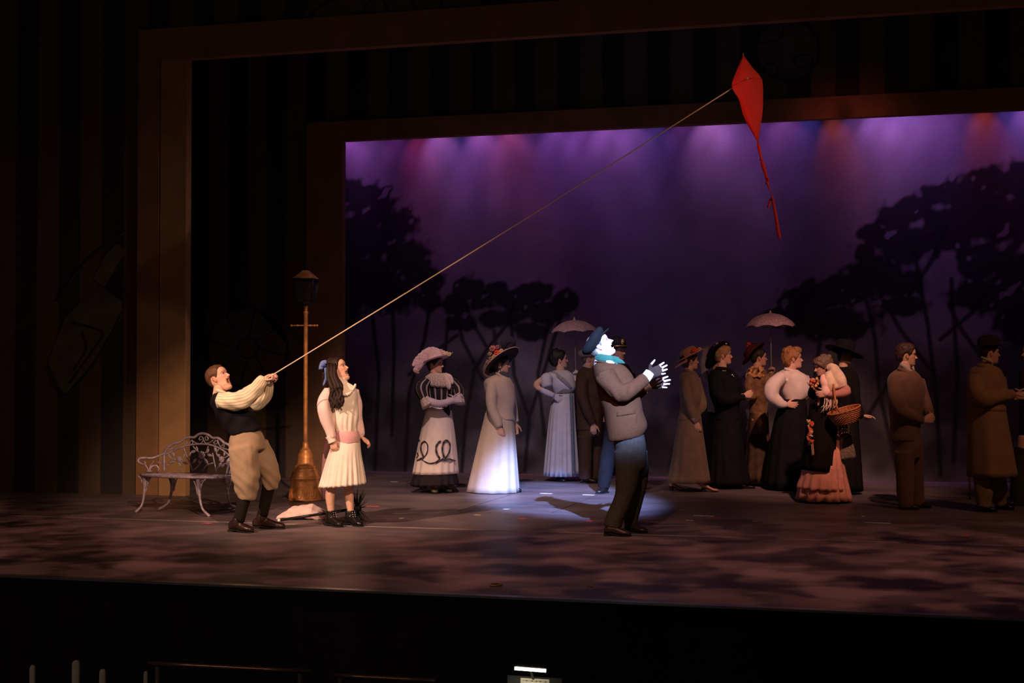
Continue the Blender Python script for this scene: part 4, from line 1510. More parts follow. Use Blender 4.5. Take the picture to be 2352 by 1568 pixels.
# ------------------------------------------------------------------ girl in pink and cream
B = Person(790, 1207, 'girl in cream and pink dress gazing up beside the street lamp')
B.head(774, 851, H=.208, yaw=10, pitch=24, mouth=.62, nose=.75, neck=B.p(783, 888), female=True, lip=(.95, .42, .40), brow=(.12, .06, .04))
VB = [(770, 878, 797, 878, .055), (757, 887, 815, 888, .10), (753, 905, 822, 905, .125), (757, 940, 823, 940, .128), (760, 970, 824, 970, .128), (766, 993, 823, 992, .108)]
nB = [B.p(756, 893, .08), B.p(745, 925, .12), B.p(749, 958, .14), B.p(757, 988, .14), B.p(763, 1006, .14)]
fB = [B.p(814, 895, -.07), B.p(820, 930, -.10), B.p(821, 965, -.10), B.p(830, 1000, -.08)]
B.limbs([(nB, [.04, .04, .036, .03, .025]), (fB, [.038, .036, .034, .024]),
         ([B.p(778, 1030, .05), B.p(763, 1108, .05), B.p(758, 1140, .04), B.p(760, 1172, .02), B.p(761, 1190, .02)], [.075, .050, .044, .033, .033]),
         ([B.p(802, 1030, -.04), B.p(801, 1108, -.04), B.p(802, 1140, -.04), B.p(805, 1170, -.04), B.p(806, 1190, -.04)], [.075, .050, .044, .033, .033])], VB)
B.hand(B.p(764, 1010, .14), -UP + RIGHT * .18, RIGHT * .3 - TOW, RIGHT, curl=.85, scale=.86, thumb_out=.3, thumb_n=.5)
B.hand(B.p(830, 1003, -.08), -UP * .5 + RIGHT * .8, -UP * .8 - RIGHT * .3, TOW, curl=.7, scale=.84, thumb_out=.4)
B.body(SK_F)


def locks(m):
    r = np.random.RandomState(4)
    for i in range(24):
        o = r.uniform(-1, 1, 3)
        x0 = 766 + 9 * o[0]
        pts = [B.p(x0 - 4, 834, .05 + .03 * o[1]), B.p(x0 - 4, 862, .11 + .02 * o[1])]
        for q, y in enumerate(np.linspace(885, 938 - 8 * abs(o[2]), 7)):
            pts.append(B.p(771 + 11 * o[0] + (2.2 + .5 * q) * math.sin(q * 1.7 + i) + q * .6, y, .155 + .03 * o[1] + .01 * q * .3))
        m.tube(pts, [.008, .020, .021, .019, .018, .017, .016, .013, .005], n=7, sub=3)
    for i in range(16):
        o = r.uniform(-1, 1, 3)
        pts = [B.p(757 + 6 * o[0], 834, .05 * o[1]), B.p(751 + 6 * o[0], 862, -.02 + .05 * o[1]), B.p(749 + 5 * o[0] + 2 * math.sin(i), 890, -.06 + .05 * o[1]), B.p(752 + 6 * o[0], 915 + 12 * o[2], -.07 + .05 * o[1])]
        m.tube(pts, [.024, .026, .022, .006], n=7, sub=4)


B.hair(hairm('dark_brown', (.026, .010, .006)), thick=.045, seed=6, rough=.008, back=.06, extra=locks, line=[(0, .82), (.6, .80), (1.0, .72), (1.25, .55), (1.42, .42), (1.55, .54), (1.75, .50), (2.1, .25), (PI, .10)])
M_rib = cloth('blue_ribbon', (.14, .20, .52), rough=.5)
rb = MB()
rb.tube([B.p(750, 829, .05), B.p(741, 834, .05), B.p(737, 848, .05), B.p(741, 838, .05)], [.012, .022, .020, .008], n=8, flat=.3)
rb.tube([B.p(748, 832, .06), B.p(742, 838, .08), B.p(744, 842, .06)], [.010, .018, .008], n=8, flat=.4)
rb.tube([B.p(745, 838, .06), B.p(749, 855, .05), B.p(749, 868, .05), B.p(742, 885, .05)], [.010, .014, .013, .006], n=8, flat=.25)
rb.ball(B.p(747, 833, .06), .015)
B.part('hair_ribbon', rb, M_rib)
M_dress = cloth('pink_cream', (.88, .64, .62), var=.10, rough=.8)
M_cream = cloth('cream', (.88, .76, .66), var=.10, rough=.8)
bf = lambda v: .006 * np.sin((v @ RIGHT) * 150 + 2 * np.sin(v[:, 2] * 9)) * sstep(1.1, .9, v[:, 2])
B.garment('dress_bodice', M_cream, VB, wr=.004, freq=22, seed=8, folds=bf, voxel=.011)
B.garment('dress_sleeves', M_dress, None, [(nB, [.050, .064, .060, .048, .036]), (fB, [.046, .052, .046, .032])], wr=.005, freq=17, seed=9, voxel=.011)
B.part('collar', MB().tube([B.p(782, 868, .01), B.p(783, 876, .01), B.p(785, 888, .01)], [.059, .058, .072], n=22, sub=3), M_cream)
rf = MB()
path = cr(np.array([B.p(766, 884, .10), B.p(772, 898, .13), B.p(786, 905, .15), B.p(801, 904, .14), B.p(812, 893, .10), B.p(816, 884, .03)]), 8)
for i, q in enumerate(path):
    rf.ball(q + UP * .004 * math.sin(i * 1.9), TOW * .014, RIGHT * .011, UP * (.013 + .003 * math.sin(i * 2.3)), 8, 5)
B.part('yoke_ruffle', rf, M_cream)
B.part('cuff', MB().tube([B.p(757, 1000, .14), B.p(761, 1008, .14), B.p(764, 1016, .14)], [.040, .036, .038], n=16), M_cream)
B.part('cuff', MB().tube([B.p(826, 995, -.085), B.p(831, 1003, -.08)], [.030, .031], n=16), M_cream)
M_sash = cloth('rose_sash', (.74, .40, .42), rough=.55)
B.garment('sash', M_sash, [(766, 990, 823, 989, .113), (767, 1003, 826, 1001, .118), (766, 1019, 828, 1016, .120)], wr=.005, freq=30, seed=12, voxel=.010)
tl_ = MB().tube([B.p(752, 1012, -.10), B.p(747, 1050, -.13), B.p(745, 1100, -.2), B.p(748, 1130, -.2), B.p(748, 1148, -.2)], [.022, .026, .03, .028, .022], n=10, flat=.25)
B.part('sash_tail', tl_, M_sash)
B.skirt('dress_skirt', M_cream, [(764, 1013, 828, 1011, .115), (752, 1045, 831, 1042, .155), (741, 1085, 837, 1080, .185), (732, 1119, 841, 1110, .205)], pleats=24, amp=.055, seed=2, sharp=True, n=144)
M_bkboot = leather('black_boot', (.012, .010, .010), rough=.22)
for hx, tx, wh, wt, cx, ww in ((750, 786, -.02, .14, 760, .02), (796, 832, -.07, .09, 804, -.04)):
    o = B.shoe(hx, tx, M_bkboot, w=.040, h=.075, shaft=[(B.p(cx, 1188, ww), .043), (B.p(cx - 1, 1172, ww), .045)], wh=wh, wt=wt, name='boot', hh=.022)
    ey = MB()
    for i in range(3):
        for j in (-1, 1):
            ey.ball(B.p(cx + 8 + 2.5 * j + i * .9, 1177 + i * 4.5, ww + .045 + .006 * i), .0045, nu=6, nv=5)
    B.part('eyelets', ey, mat('eyelet_metal', (.7, .7, .68), rough=.3, metal=.8), o)

# ------------------------------------------------------------------ man in the flat cap
Hm = Person(1434, 1228, 'man in flat cap and tweed jacket lit by the followspot, arms held out')
Hm.head(1377, 797, H=.228, yaw=4, pitch=35, mouth=.30, neck=Hm.p(1381, 834), lip=(.9, .6, .58), brow=(.35, .30, .28), nose=1.1)
VH = [(1366, 833, 1410, 827, .085), (1362, 846, 1434, 842, .17), (1365, 870, 1456, 866, .205), (1374, 905, 1468, 905, .200), (1384, 945, 1477, 945, .190), (1391, 980, 1487, 977, .195), (1396, 1013, 1478, 999, .190)]
nH = [Hm.p(1388, 862, .18), Hm.p(1408, 888, .24), Hm.p(1431, 902, .25), Hm.p(1458, 889, .21), Hm.p(1482, 870, .15)]
fH = [Hm.p(1402, 865, -.16), Hm.p(1425, 895, -.22), Hm.p(1448, 906, -.22), Hm.p(1484, 889, -.13)]
Hm.limbs([(nH, [.055, .05, .046, .038, .028]), (fH, [.055, .05, .046, .028]),
          ([Hm.p(1440, 1010, .09), Hm.p(1436, 1110, .09), Hm.p(1407, 1205, .06), Hm.p(1405, 1216, .06)], [.075, .060, .045, .04]),
          ([Hm.p(1458, 1010, -.09), Hm.p(1461, 1110, -.13), Hm.p(1448, 1196, -.24), Hm.p(1447, 1208, -.25)], [.075, .060, .045, .04])], VH)
h1 = dict(curls=[.30, .30, .32, .34], scale=1.06, spread=.16)
h2 = dict(curls=[.18, .18, .2, .22], scale=1.06, spread=.16)
w1, w2 = Hm.p(1489, 860, .13), Hm.p(1492, 884, -.12)
F1, F2 = RIGHT * .88 + UP * .34 + TOW * .1, RIGHT * .97 + UP * .16
for kw in ('skin',):
    Hm.hand(w1, F1, -TOW - RIGHT * .1, UP, thumb_out=1.3, thumb_n=.0, **h1)
    Hm.hand(w2, F2, TOW, UP, thumb_out=1.1, thumb_n=.1, **h2)
Hm.body(SK_P)
M_glove = cloth('grey_knit', (.05, .028, .018), bump=.8, bscale=160)
Hm.part('fingerless_glove', Hm.hand(w1, F1, -TOW - RIGHT * .1, UP, thumb_out=1.3, thumb_n=.0, mode='glove', **h1), M_glove)
Hm.part('fingerless_glove', Hm.hand(w2, F2, TOW, UP, thumb_out=1.1, thumb_n=.1, mode='glove', **h2), M_glove)
Hm.hair(hairm('grey', (.16, .14, .10)), thick=.030, zmax=.66, seed=9, rough=.014, freq=90, line=[(0, .9), (.8, .9), (1.1, .72), (1.3, .52), (1.45, .40), (1.6, .58), (1.9, .52), (2.2, .20), (PI, .10)])
M_tweed = cloth('tweed', (.092, .035, .012), var=.28, nscale=130, bump=.25, bscale=220)
Hm.garment('jacket', M_tweed, VH, [(nH, [.092, .082, .076, .064, .056]), (fH, [.085, .075, .068, .052])], wr=.0045, freq=15, seed=21,
           folds=lambda v: .010 * np.sin(np.linalg.norm(v - Hm.p(1400, 900, .2), axis=1) * 120) * np.exp(-(np.linalg.norm(v - Hm.p(1425, 893, .28), axis=1) / .09) ** 2))
lp = MB()
for sg, w0 in ((1, .06), (-1, -.08)):
    lp.tube([Hm.p(1368, 830, w0 * .6), Hm.p(1386, 832, w0 * 1.5), Hm.p(1414, 843, w0 * 2.0), Hm.p(1440, 862, w0 * 2.0), Hm.p(1456, 880, w0 * 1.5), Hm.p(1464, 895, w0)], [.012, .020, .026, .024, .020, .006], n=10, flat=.45, ref=TOW)
Hm.part('lapels', lp, M_tweed)


def plate(P, px0, py0, px1, py1, w, th=.008, slope=0.0, nx=7, ny=5, bow=.02):
    m = MB()
    V, V2 = [], []
    for j in range(ny):
        for i in range(nx):
            a, b = i / (nx - 1), j / (ny - 1)
            ww = w - bow * (2 * a - 1) ** 2
            x, y = px0 + (px1 - px0) * a, py0 + (py1 - py0) * b + slope * a
            V.append(P.p(x, y, ww + th))
            V2.append(P.p(x, y, ww - .012))
    F = [(j * nx + i, j * nx + i + 1, (j + 1) * nx + i + 1, (j + 1) * nx + i) for j in range(ny - 1) for i in range(nx - 1)]
    n0 = len(V)
    F2 = [tuple(q + n0 for q in f[::-1]) for f in F]
    edge = [i for i in range(nx)] + [j * nx + nx - 1 for j in range(1, ny)] + [(ny - 1) * nx + i for i in range(nx - 2, -1, -1)] + [j * nx for j in range(ny - 2, 0, -1)]
    S = [(edge[k], edge[(k + 1) % len(edge)], edge[(k + 1) % len(edge)] + n0, edge[k] + n0) for k in range(len(edge))]
    return m.add(V + V2, F + F2 + S)


pk = Hm.part('pocket', plate(Hm, 1424, 952, 1464, 992, .187, .006, slope=-3), M_tweed)
Hm.part('pocket_flap', plate(Hm, 1416, 945, 1460, 956, .194, .010, slope=-7), M_tweed, pk)
M_white = cloth('white_cotton', (.80, .80, .80), var=.05)
Hm.part('shirt_cuff', MB().tube([Hm.p(1476, 876, .155), Hm.p(1485, 866, .14), Hm.p(1493, 855, .13)], [.047, .044, .041], n=18), M_white)
Hm.part('shirt_cuff', MB().tube([Hm.p(1478, 893, -.14), Hm.p(1486, 888, -.13), Hm.p(1494, 883, -.12)], [.040, .037, .035], n=18), M_white)
sc_ = MB()
M_teal = cloth('teal_scarf', (.03, .13, .075), rough=.75)
cn = Hm.p(1395, 824, 0)
ax1, ax2 = nrm(RIGHT + UP * .05), TOW
for dz, r, rr in ((-.010, .088, .022), (.014, .084, .020), (.002, .092, .018)):
    sc_.tube([cn + UP * dz + ax1 * r * math.cos(a) + ax2 * r * .92 * math.sin(a) + UP * .02 * math.cos(a * 1 + 3) for a in np.linspace(0, 2 * PI, 17)], rr, n=10, sub=2)
sc_.tube([Hm.p(1408, 824, .08), Hm.p(1416, 828, .10), Hm.p(1426, 830, .10), Hm.p(1435, 834, .09)], [.030, .026, .018, .004], n=10, flat=.4)
sc_.tube([Hm.p(1408, 826, .07), Hm.p(1414, 836, .10), Hm.p(1421, 842, .11)], [.028, .022, .008], n=10, flat=.4)
Hm.part('neck_scarf', sc_, M_teal)
Hm.part('shirt_front', MB().tube([Hm.p(1392, 834, .09), Hm.p(1405, 838, .10), Hm.p(1416, 846, .09)], [.030, .032, .014], n=12, flat=.6), M_white)
cp = MB()
cc = Hm.hp(-.07, 0, .80)
ez = nrm(Hm.hu * .92 - Hm.hf * .30)
ex = nrm(Hm.hf - ez * np.dot(Hm.hf, ez))
ey_ = np.cross(ez, ex)
H_ = Hm.H
cp.loft([cc + ez * z * H_ + ex * o * H_ for z, o in ((-.24, -.04), (-.14, -.06), (-.02, -.06), (.10, -.02), (.17, .02), (.205, .04))], [ex * r * H_ for r in (.44, .53, .60, .57, .38, .05)], [ey_ * r * H_ for r in (.36, .44, .50, .46, .30, .04)], 28, 4)
fz = fuse(cp, .009, 2)
fz.v[0] += fz.N * (.004 * wob(fz.v[0], 30, 4))[:, None]
M_cap = cloth('navy_wool', (.009, .008, .0065), var=.25, nscale=60)
capo = Hm.part('flat_cap', fz, M_cap)
vz = MB()
vis = []
for t in np.linspace(-1, 1, 11):
    inner = Hm.hp(.40 - .22 * t * t, .30 * t, .80 - .02 * t * t)
    outer = Hm.hp(.66 - .34 * t * t, .34 * t, .83 - .06 * t * t)
    vis.append((inner, outer))
vz.loft([(a + b) / 2 for a, b in vis], [(b - a) / 2 for a, b in vis], [Hm.hu * .007 for _ in vis], 12, 2, e=3)
Hm.part('cap_peak', vz, M_cap, capo)
M_trou = cloth('olive_wool', (.066, .060, .047), var=.2, nscale=40, bump=.3, bscale=140)
Hm.garment('trousers', M_trou, [(1407, 1000, 1479, 993, .165), (1410, 1020, 1483, 1016, .178), (1414, 1046, 1486, 1046, .172), (1418, 1072, 1484, 1074, .150)],
           [([Hm.p(1439, 1035, .09), Hm.p(1441, 1090, .09), Hm.p(1432, 1140, .085), Hm.p(1413, 1185, .07), Hm.p(1407, 1209, .06)], [.105, .098, .084, .078, .078]),
            ([Hm.p(1461, 1035, -.09), Hm.p(1464, 1090, -.12), Hm.p(1460, 1140, -.17), Hm.p(1450, 1185, -.23), Hm.p(1448, 1203, -.24)], [.100, .088, .076, .066, .066])], wr=.005, freq=13, seed=31)
M_shoe = leather('dark_brown_shoe', (.035, .018, .013))
Hm.shoe(1387, 1450, M_shoe, w=.046, h=.072, wh=.06, wt=.12, hh=.024)
Hm.shoe(1436, 1485, M_shoe, w=.046, h=.072, wh=-.26, wt=-.12, hh=.024)
# ------------------------------------------------------------------ woman in black and white with feathered hat
C = Person(1002, 1131, 'woman in striped black blouse and white skirt with dark loops, feathered pink hat')
C.head(998, 838, H=.208, yaw=20, pitch=0, neck=C.p(1003, 868), female=True, brow=(.10, .06, .05))
VC = [(990, 861, 1018, 860, .06), (975, 868, 1036, 868, .14), (974, 885, 1042, 885, .150), (978, 905, 1040, 905, .140), (981, 925, 1037, 925, .125), (979, 940, 1038, 942, .128)]
nC = [C.p(980, 874, .12), C.p(968, 893, .18), C.p(976, 918, .20), C.p(1008, 927, .24), C.p(1036, 921, .20)]
fC = [C.p(1036, 874, -.08), C.p(1051, 895, -.08), C.p(1055, 916, .02), C.p(1044, 921, .14)]
C.limbs([(nC, [.042, .040, .038, .033, .026]), (fC, [.042, .04, .036, .026]), ([C.p(1000, 960, .07), C.p(998, 1120, .06)], [.07, .035]), ([C.p(1022, 960, -.05), C.p(1022, 1120, -.03)], [.07, .035])], VC)
C.body(SK_M)
gl = MB().tube([C.p(984, 921, .215), C.p(1008, 927, .245), C.p(1034, 921, .205), C.p(1040, 918, .19)], [.047, .043, .034, .031], n=14)
C.hand(C.p(1038, 919, .20), RIGHT + UP * .15, TOW, UP, curl=.5, scale=.94, to=gl)
C.hand(C.p(1048, 921, .12), -RIGHT + UP * .1, -TOW, UP, curl=.6, scale=.94, to=gl)
C.part('long_gloves', gl, cloth('lilac_glove', (.56, .44, .50), var=.1))
M_bw = cloth('black_stripe', (.022, .018, .020), stripe=((.34, .26, .26), .062, .016), var=.2)
bl = MB()
Cs, Xs, Ys = C.secs(VC)
bl.loft(Cs, Xs, Ys, 30, 5)
bl.tube([C.p(1024, 935, .13), C.p(1029, 946, .125), C.p(1031, 955, .12)], [.050, .030, .006], n=14, flat=.4)
bl.tube(nC[:3], [.052, .078, .052], n=26, sub=6, mod=lambda t, th: 1 + .06 * np.cos(th * 7))
bl.tube(fC[:3], [.048, .062, .046], n=26, sub=6, mod=lambda t, th: 1 + .06 * np.cos(th * 7))
C.part('blouse', bl, M_bw)
M_lace = cloth('ecru_lace', (.55, .42, .36), var=.5, nscale=70, bump=.9, bscale=130)
C.skirt('lace_collar', M_lace, [(988, 857, 1020, 856, .075), (976, 866, 1034, 866, .150), (975, 886, 1042, 889, .166)], pleats=16, amp=.03, sub=4, ragged=.004)
lw = MB().tube([C.p(1018, 858, .12), C.p(1026, 872, .15), C.p(1030, 886, .16), C.p(1032, 894, .155)], [.014, .034, .038, .010], n=12, flat=.3)
lw.tube([C.p(1022, 857, .10), C.p(1034, 866, .11), C.p(1039, 882, .11)], [.010, .026, .014], n=12, flat=.3)
C.part('jabot', lw, cloth('pale_lace', (.76, .58, .52), var=.3, nscale=60))
for pts, r in (([C.p(975, 912, .20), C.p(978, 922, .21), C.p(984, 932, .22)], [.050, .062, .078]), ([C.p(1054, 908, .0), C.p(1056, 917, .03), C.p(1056, 926, .05)], [.044, .052, .064])):
    C.part('lace_cuff', MB().tube(pts, r, n=30, sub=4, mod=lambda t, th: 1 + .06 * t * np.cos(th * 9)), M_lace)
SKC = [(980, 932, 1037, 934, .125), (966, 990, 1045, 990, .190), (956, 1040, 1050, 1040, .225), (947, 1088, 1053, 1086, .250)]
M_ivory = cloth('ivory', (.72, .60, .54), var=.08)
sko = C.skirt('skirt', M_ivory, SKC, pleats=17, amp=.030, seed=5)
C.skirt('skirt_border', cloth('black_band', (.020, .016, .020)), [(952, 1082, 1049, 1080, .240), (946, 1098, 1052, 1096, .248), (944, 1114, 1054, 1112, .255)], pleats=17, amp=.045, seed=5, sub=3)


def on_skirt(P, secs, px, py, off=.012):
    ys = [(q[1] + q[3]) / 2 for q in secs]
    l_, r_, h_ = [np.interp(py, ys, [q[i] for q in secs]) for i in (0, 2, 4)]
    u = np.clip((px - (l_ + r_) / 2) / ((r_ - l_) / 2), -.98, .98)
    return P.p(px, py, h_ * math.sqrt(1 - u * u) + off)


lpz = MB()
for path in ([(958, 1058), (966, 1053), (973, 1050), (967, 1034), (968, 1020), (975, 1014), (982, 1022), (981, 1038), (974, 1050), (970, 1055), (978, 1061), (990, 1064), (1003, 1060), (1010, 1053)],
             [(1010, 1053), (1003, 1040), (1002, 1025), (1008, 1015), (1013, 1013)], [(1000, 1062), (1014, 1056), (1020, 1050), (1016, 1034), (1018, 1018), (1025, 1011), (1033, 1018), (1033, 1034), (1026, 1048), (1020, 1056), (1032, 1054), (1046, 1058)], [(962, 1010), (964, 1012)], [(958, 1040), (961, 1046), (957, 1050)]):
    P_ = cr(np.array([on_skirt(C, SKC, *q) for q in path]), 6)
    n0 = lpz.n
    lpz.tube(P_, .0105, n=8, sub=1, flat=.5)
    k = np.arange(lpz.n - n0)
    lpz.c[-1] = np.where(((k // 24) % 2 == 0)[:, None], np.array([.25, .22, .24]), np.array([1.0, 1.0, 1.0]))
C.part('loop_braid', lpz, mat('braid', (.085, .065, .075), rough=.8, vcol=True), sko)
C.shoe(985, 1003, leather('grey_shoe', (.14, .12, .09)), w=.038, h=.07, wh=.03, wt=.16, hh=.03)
C.shoe(1012, 1036, leather('grey_shoe', (.14, .12, .09)), w=.038, h=.07, wh=-.06, wt=.06, hh=.03)
C.hair(hairm('black', (.012, .009, .008)), thick=.06, seed=2, line=[(0, .80), (.7, .72), (1.05, .60), (1.3, .45), (1.45, .40), (1.6, .54), (1.9, .45), (2.2, .12), (PI, .02)])
ex, ey, ez = hat_axes(UP * 1.0 - RIGHT * .30 + FWD * .14, RIGHT)
M_phat = cloth('rose_felt', (.66, .42, .42), var=.25)
hc = C.p(1002, 824, .02)
ht = MB()
frame_lathe(ht, hc, ex * 1.02, ey * .95, ez, [(.10, -.004), (.155, -.008), (.168, -.002), (.160, .006), (.115, .010), (.110, .04), (.100, .075), (.07, .092), (.01, .096)], 40, mod=lambda t, th: 1 + .04 * np.sin(th * 3))
hat = C.part('feathered_hat', ht, M_phat)
M_plume = mat('pink_plume', (.72, .46, .46), rough=.95, var=.3, nscale=40, bump=.9, bscale=90, sheen=.5)
r_ = np.random.RandomState(8)
for i in range(9):
    t = i / 8
    a0 = C.p(1012 - 22 * t, 806 + 6 * t, .06)
    b0 = C.p(965 - 4 * t + 3 * r_.normal(), 824 + 22 * t, .06 - .02 * i % 3 * .01)
    c0 = C.p(953 + 10 * t + 3 * r_.normal(), 838 + 20 * t, .04 + .02 * r_.normal())
    m = MB().tube([a0, (a0 + b0) / 2 + UP * .05, b0, c0], [.018, .040, .042, .012], n=18, sub=6, flat=.6, mod=lambda t_, th: 1 + .16 * np.sin(th * 5 + t_ * 60))
    C.part('plume', m, M_plume, hat)
for i, (x, y, c) in enumerate(((1018, 809, (.7, .5, .42)), (1025, 811, (.68, .46, .26)), (1012, 806, (.7, .42, .44)), (1031, 813, (.6, .45, .2)))):
    flower(C, C.p(x, y, .08), .028, UP * .6 + TOW, mat('hatflower%d' % i, c, rough=.8), hat)
C.part('quill', MB().tube([C.p(1026, 816, .06), C.p(1034, 813, .05), C.p(1041, 808, .05)], [.006, .008, .001], n=6), M_lace, hat)

# ------------------------------------------------------------------ woman in beige suit, wide flowered hat
D = Person(1136, 1130, 'woman in beige jacket and long pale skirt under wide hat with red flowers')
D.head(1150, 838, H=.205, yaw=2, pitch=-2, neck=D.p(1150, 866), female=True)
VD = [(1138, 858, 1165, 862, .065), (1115, 872, 1174, 872, .165), (1112, 890, 1182, 895, .175), (1116, 915, 1184, 920, .160), (1117, 940, 1180, 945, .140), (1113, 957, 1184, 966, .165)]
nD = [D.p(1130, 880, .13), D.p(1128, 912, .19), D.p(1133, 942, .20), D.p(1144, 968, .20), D.p(1148, 980, .20)]
fD = [D.p(1168, 882, -.13), D.p(1176, 925, -.18), D.p(1184, 970, -.15)]
D.limbs([(nD, [.045, .042, .038, .030, .026]), (fD, [.044, .04, .028]), ([D.p(1140, 980, .07), D.p(1145, 1120, .06)], [.07, .035]), ([D.p(1150, 980, -.07), D.p(1160, 1120, -.06)], [.07, .035])], VD)
D.hand(D.p(1148, 980, .20), -UP + RIGHT * .12, RIGHT * .2 - TOW, RIGHT, curl=.75, scale=.92, thumb_out=.3)
D.hand(D.p(1184, 972, -.15), -UP, TOW, RIGHT, curl=.6, scale=.92)
D.body(SK_M)
M_beige = cloth('beige_wool', (.50, .385, .31), var=.10)
D.garment('jacket', M_beige, VD, [(nD, [.064, .070, .058, .050, .042]), (fD, [.06, .062, .042])], wr=.004, freq=16, seed=41)
D.part('jacket_collar', MB().tube([D.p(1139, 857, .05), D.p(1148, 862, .09), D.p(1160, 874, .11), D.p(1170, 885, .10)], [.012, .018, .020, .008], n=10, flat=.5).tube([D.p(1150, 858, -.05), D.p(1165, 868, -.05), D.p(1176, 878, -.02)], [.012, .018, .010], n=10, flat=.5), M_beige)
bt = MB()
for x, y in ((1178, 890), (1180, 905), (1180, 920), (1178, 935)):
    bt.ball(D.p(x, y, .05), .008, nu=8, nv=6)
D.part('buttons', bt, M_dark)
D.part('scarf', MB().tube([D.p(1148, 858, .03), D.p(1160, 862, .05), D.p(1166, 872, .05)], [.04, .034, .02], n=12, flat=.7), cloth('slate', (.06, .06, .08)))
D.skirt('skirt', cloth('oatmeal', (.50, .40, .32), var=.07), [(1114, 948, 1180, 950, .150), (1105, 985, 1183, 985, .19), (1090, 1050, 1188, 1050, .24), (1072, 1128, 1194, 1129, .30)], pleats=11, amp=.032, seed=7)
D.shoe(1178, 1198, leather('black_shoe', (.012, .010, .010)), w=.036, h=.06, wh=.02, wt=.02)
D.hair(hairm('dark2', (.022, .014, .010)), thick=.07, seed=12, back=.05, line=[(0, .80), (.7, .72), (1.05, .60), (1.3, .45), (1.45, .40), (1.6, .54), (1.9, .40), (2.2, .12), (PI, .02)])
ex, ey, ez = hat_axes(UP * .78 - RIGHT * .56 + FWD * .32, RIGHT)
hc = D.p(1152, 826, .0)
ht = MB()
frame_lathe(ht, hc, ex * 1.0, ey * 1.0, ez, [(.09, .000), (.14, -.004), (.228, -.012), (.234, -.004), (.226, .004), (.13, .014), (.110, .02), (.105, .06), (.09, .105), (.05, .118), (.01, .12)], 48, mod=lambda t, th: 1 + .015 * np.sin(th * 4))
hat = D.part('wide_hat', ht, cloth('dark_straw', (.045, .028, .024), var=.3, nscale=50))
D.part('brim_edge', MB().tube([hc + (ex * math.cos(a) + ey * math.sin(a)) * .232 - ez * .006 for a in np.linspace(0, 2 * PI, 41)], .0065, n=6, sub=1), cloth('pink_edge', (.52, .33, .28)), hat)
for i, (x, y, r, c) in enumerate(((1131, 800, .040, (.40, .16, .13)), (1140, 808, .038, (.75, .10, .05)), (1136, 818, .034, (.62, .34, .16)), (1147, 812, .030, (.62, .12, .07)), (1128, 822, .030, (.35, .22, .12)),
                                  (1142, 797, .030, (.30, .10, .09)), (1125, 812, .028, (.30, .20, .14)), (1151, 805, .026, (.70, .42, .26)), (1120, 830, .024, (.35, .18, .15)))):
    flower(D, D.p(x, y, .08), r, UP * .5 + TOW - RIGHT * .3, mat('dhat%d' % i, c, rough=.8, var=.3), hat)
bow = MB().tube([D.p(1158, 800, .0), D.p(1160, 786, .0), D.p(1172, 780, -.02), D.p(1178, 790, -.02), D.p(1165, 800, 0)], [.02, .05, .05, .04, .02], n=12, flat=.5)
D.part('hat_bow', bow, cloth('navy_tulle', (.03, .03, .045)), hat)
D.part('hat_veil', MB().tube([D.p(1120, 832, .02), D.p(1116, 846, .02), D.p(1118, 860, .03), D.p(1126, 866, .04)], [.02, .034, .03, .01], n=12, flat=.5), cloth('brown_tulle', (.16, .10, .09)), hat)
D.part('earring', MB().ball(D.p(1149, 843, .085), .007), mat('pearl', (.8, .7, .6), rough=.2))

# ------------------------------------------------------------------ parasols
M_lacep = mat('lilac_lace', (.52, .33, .37), rough=.85, var=.5, nscale=55, bump=.8, bscale=110)


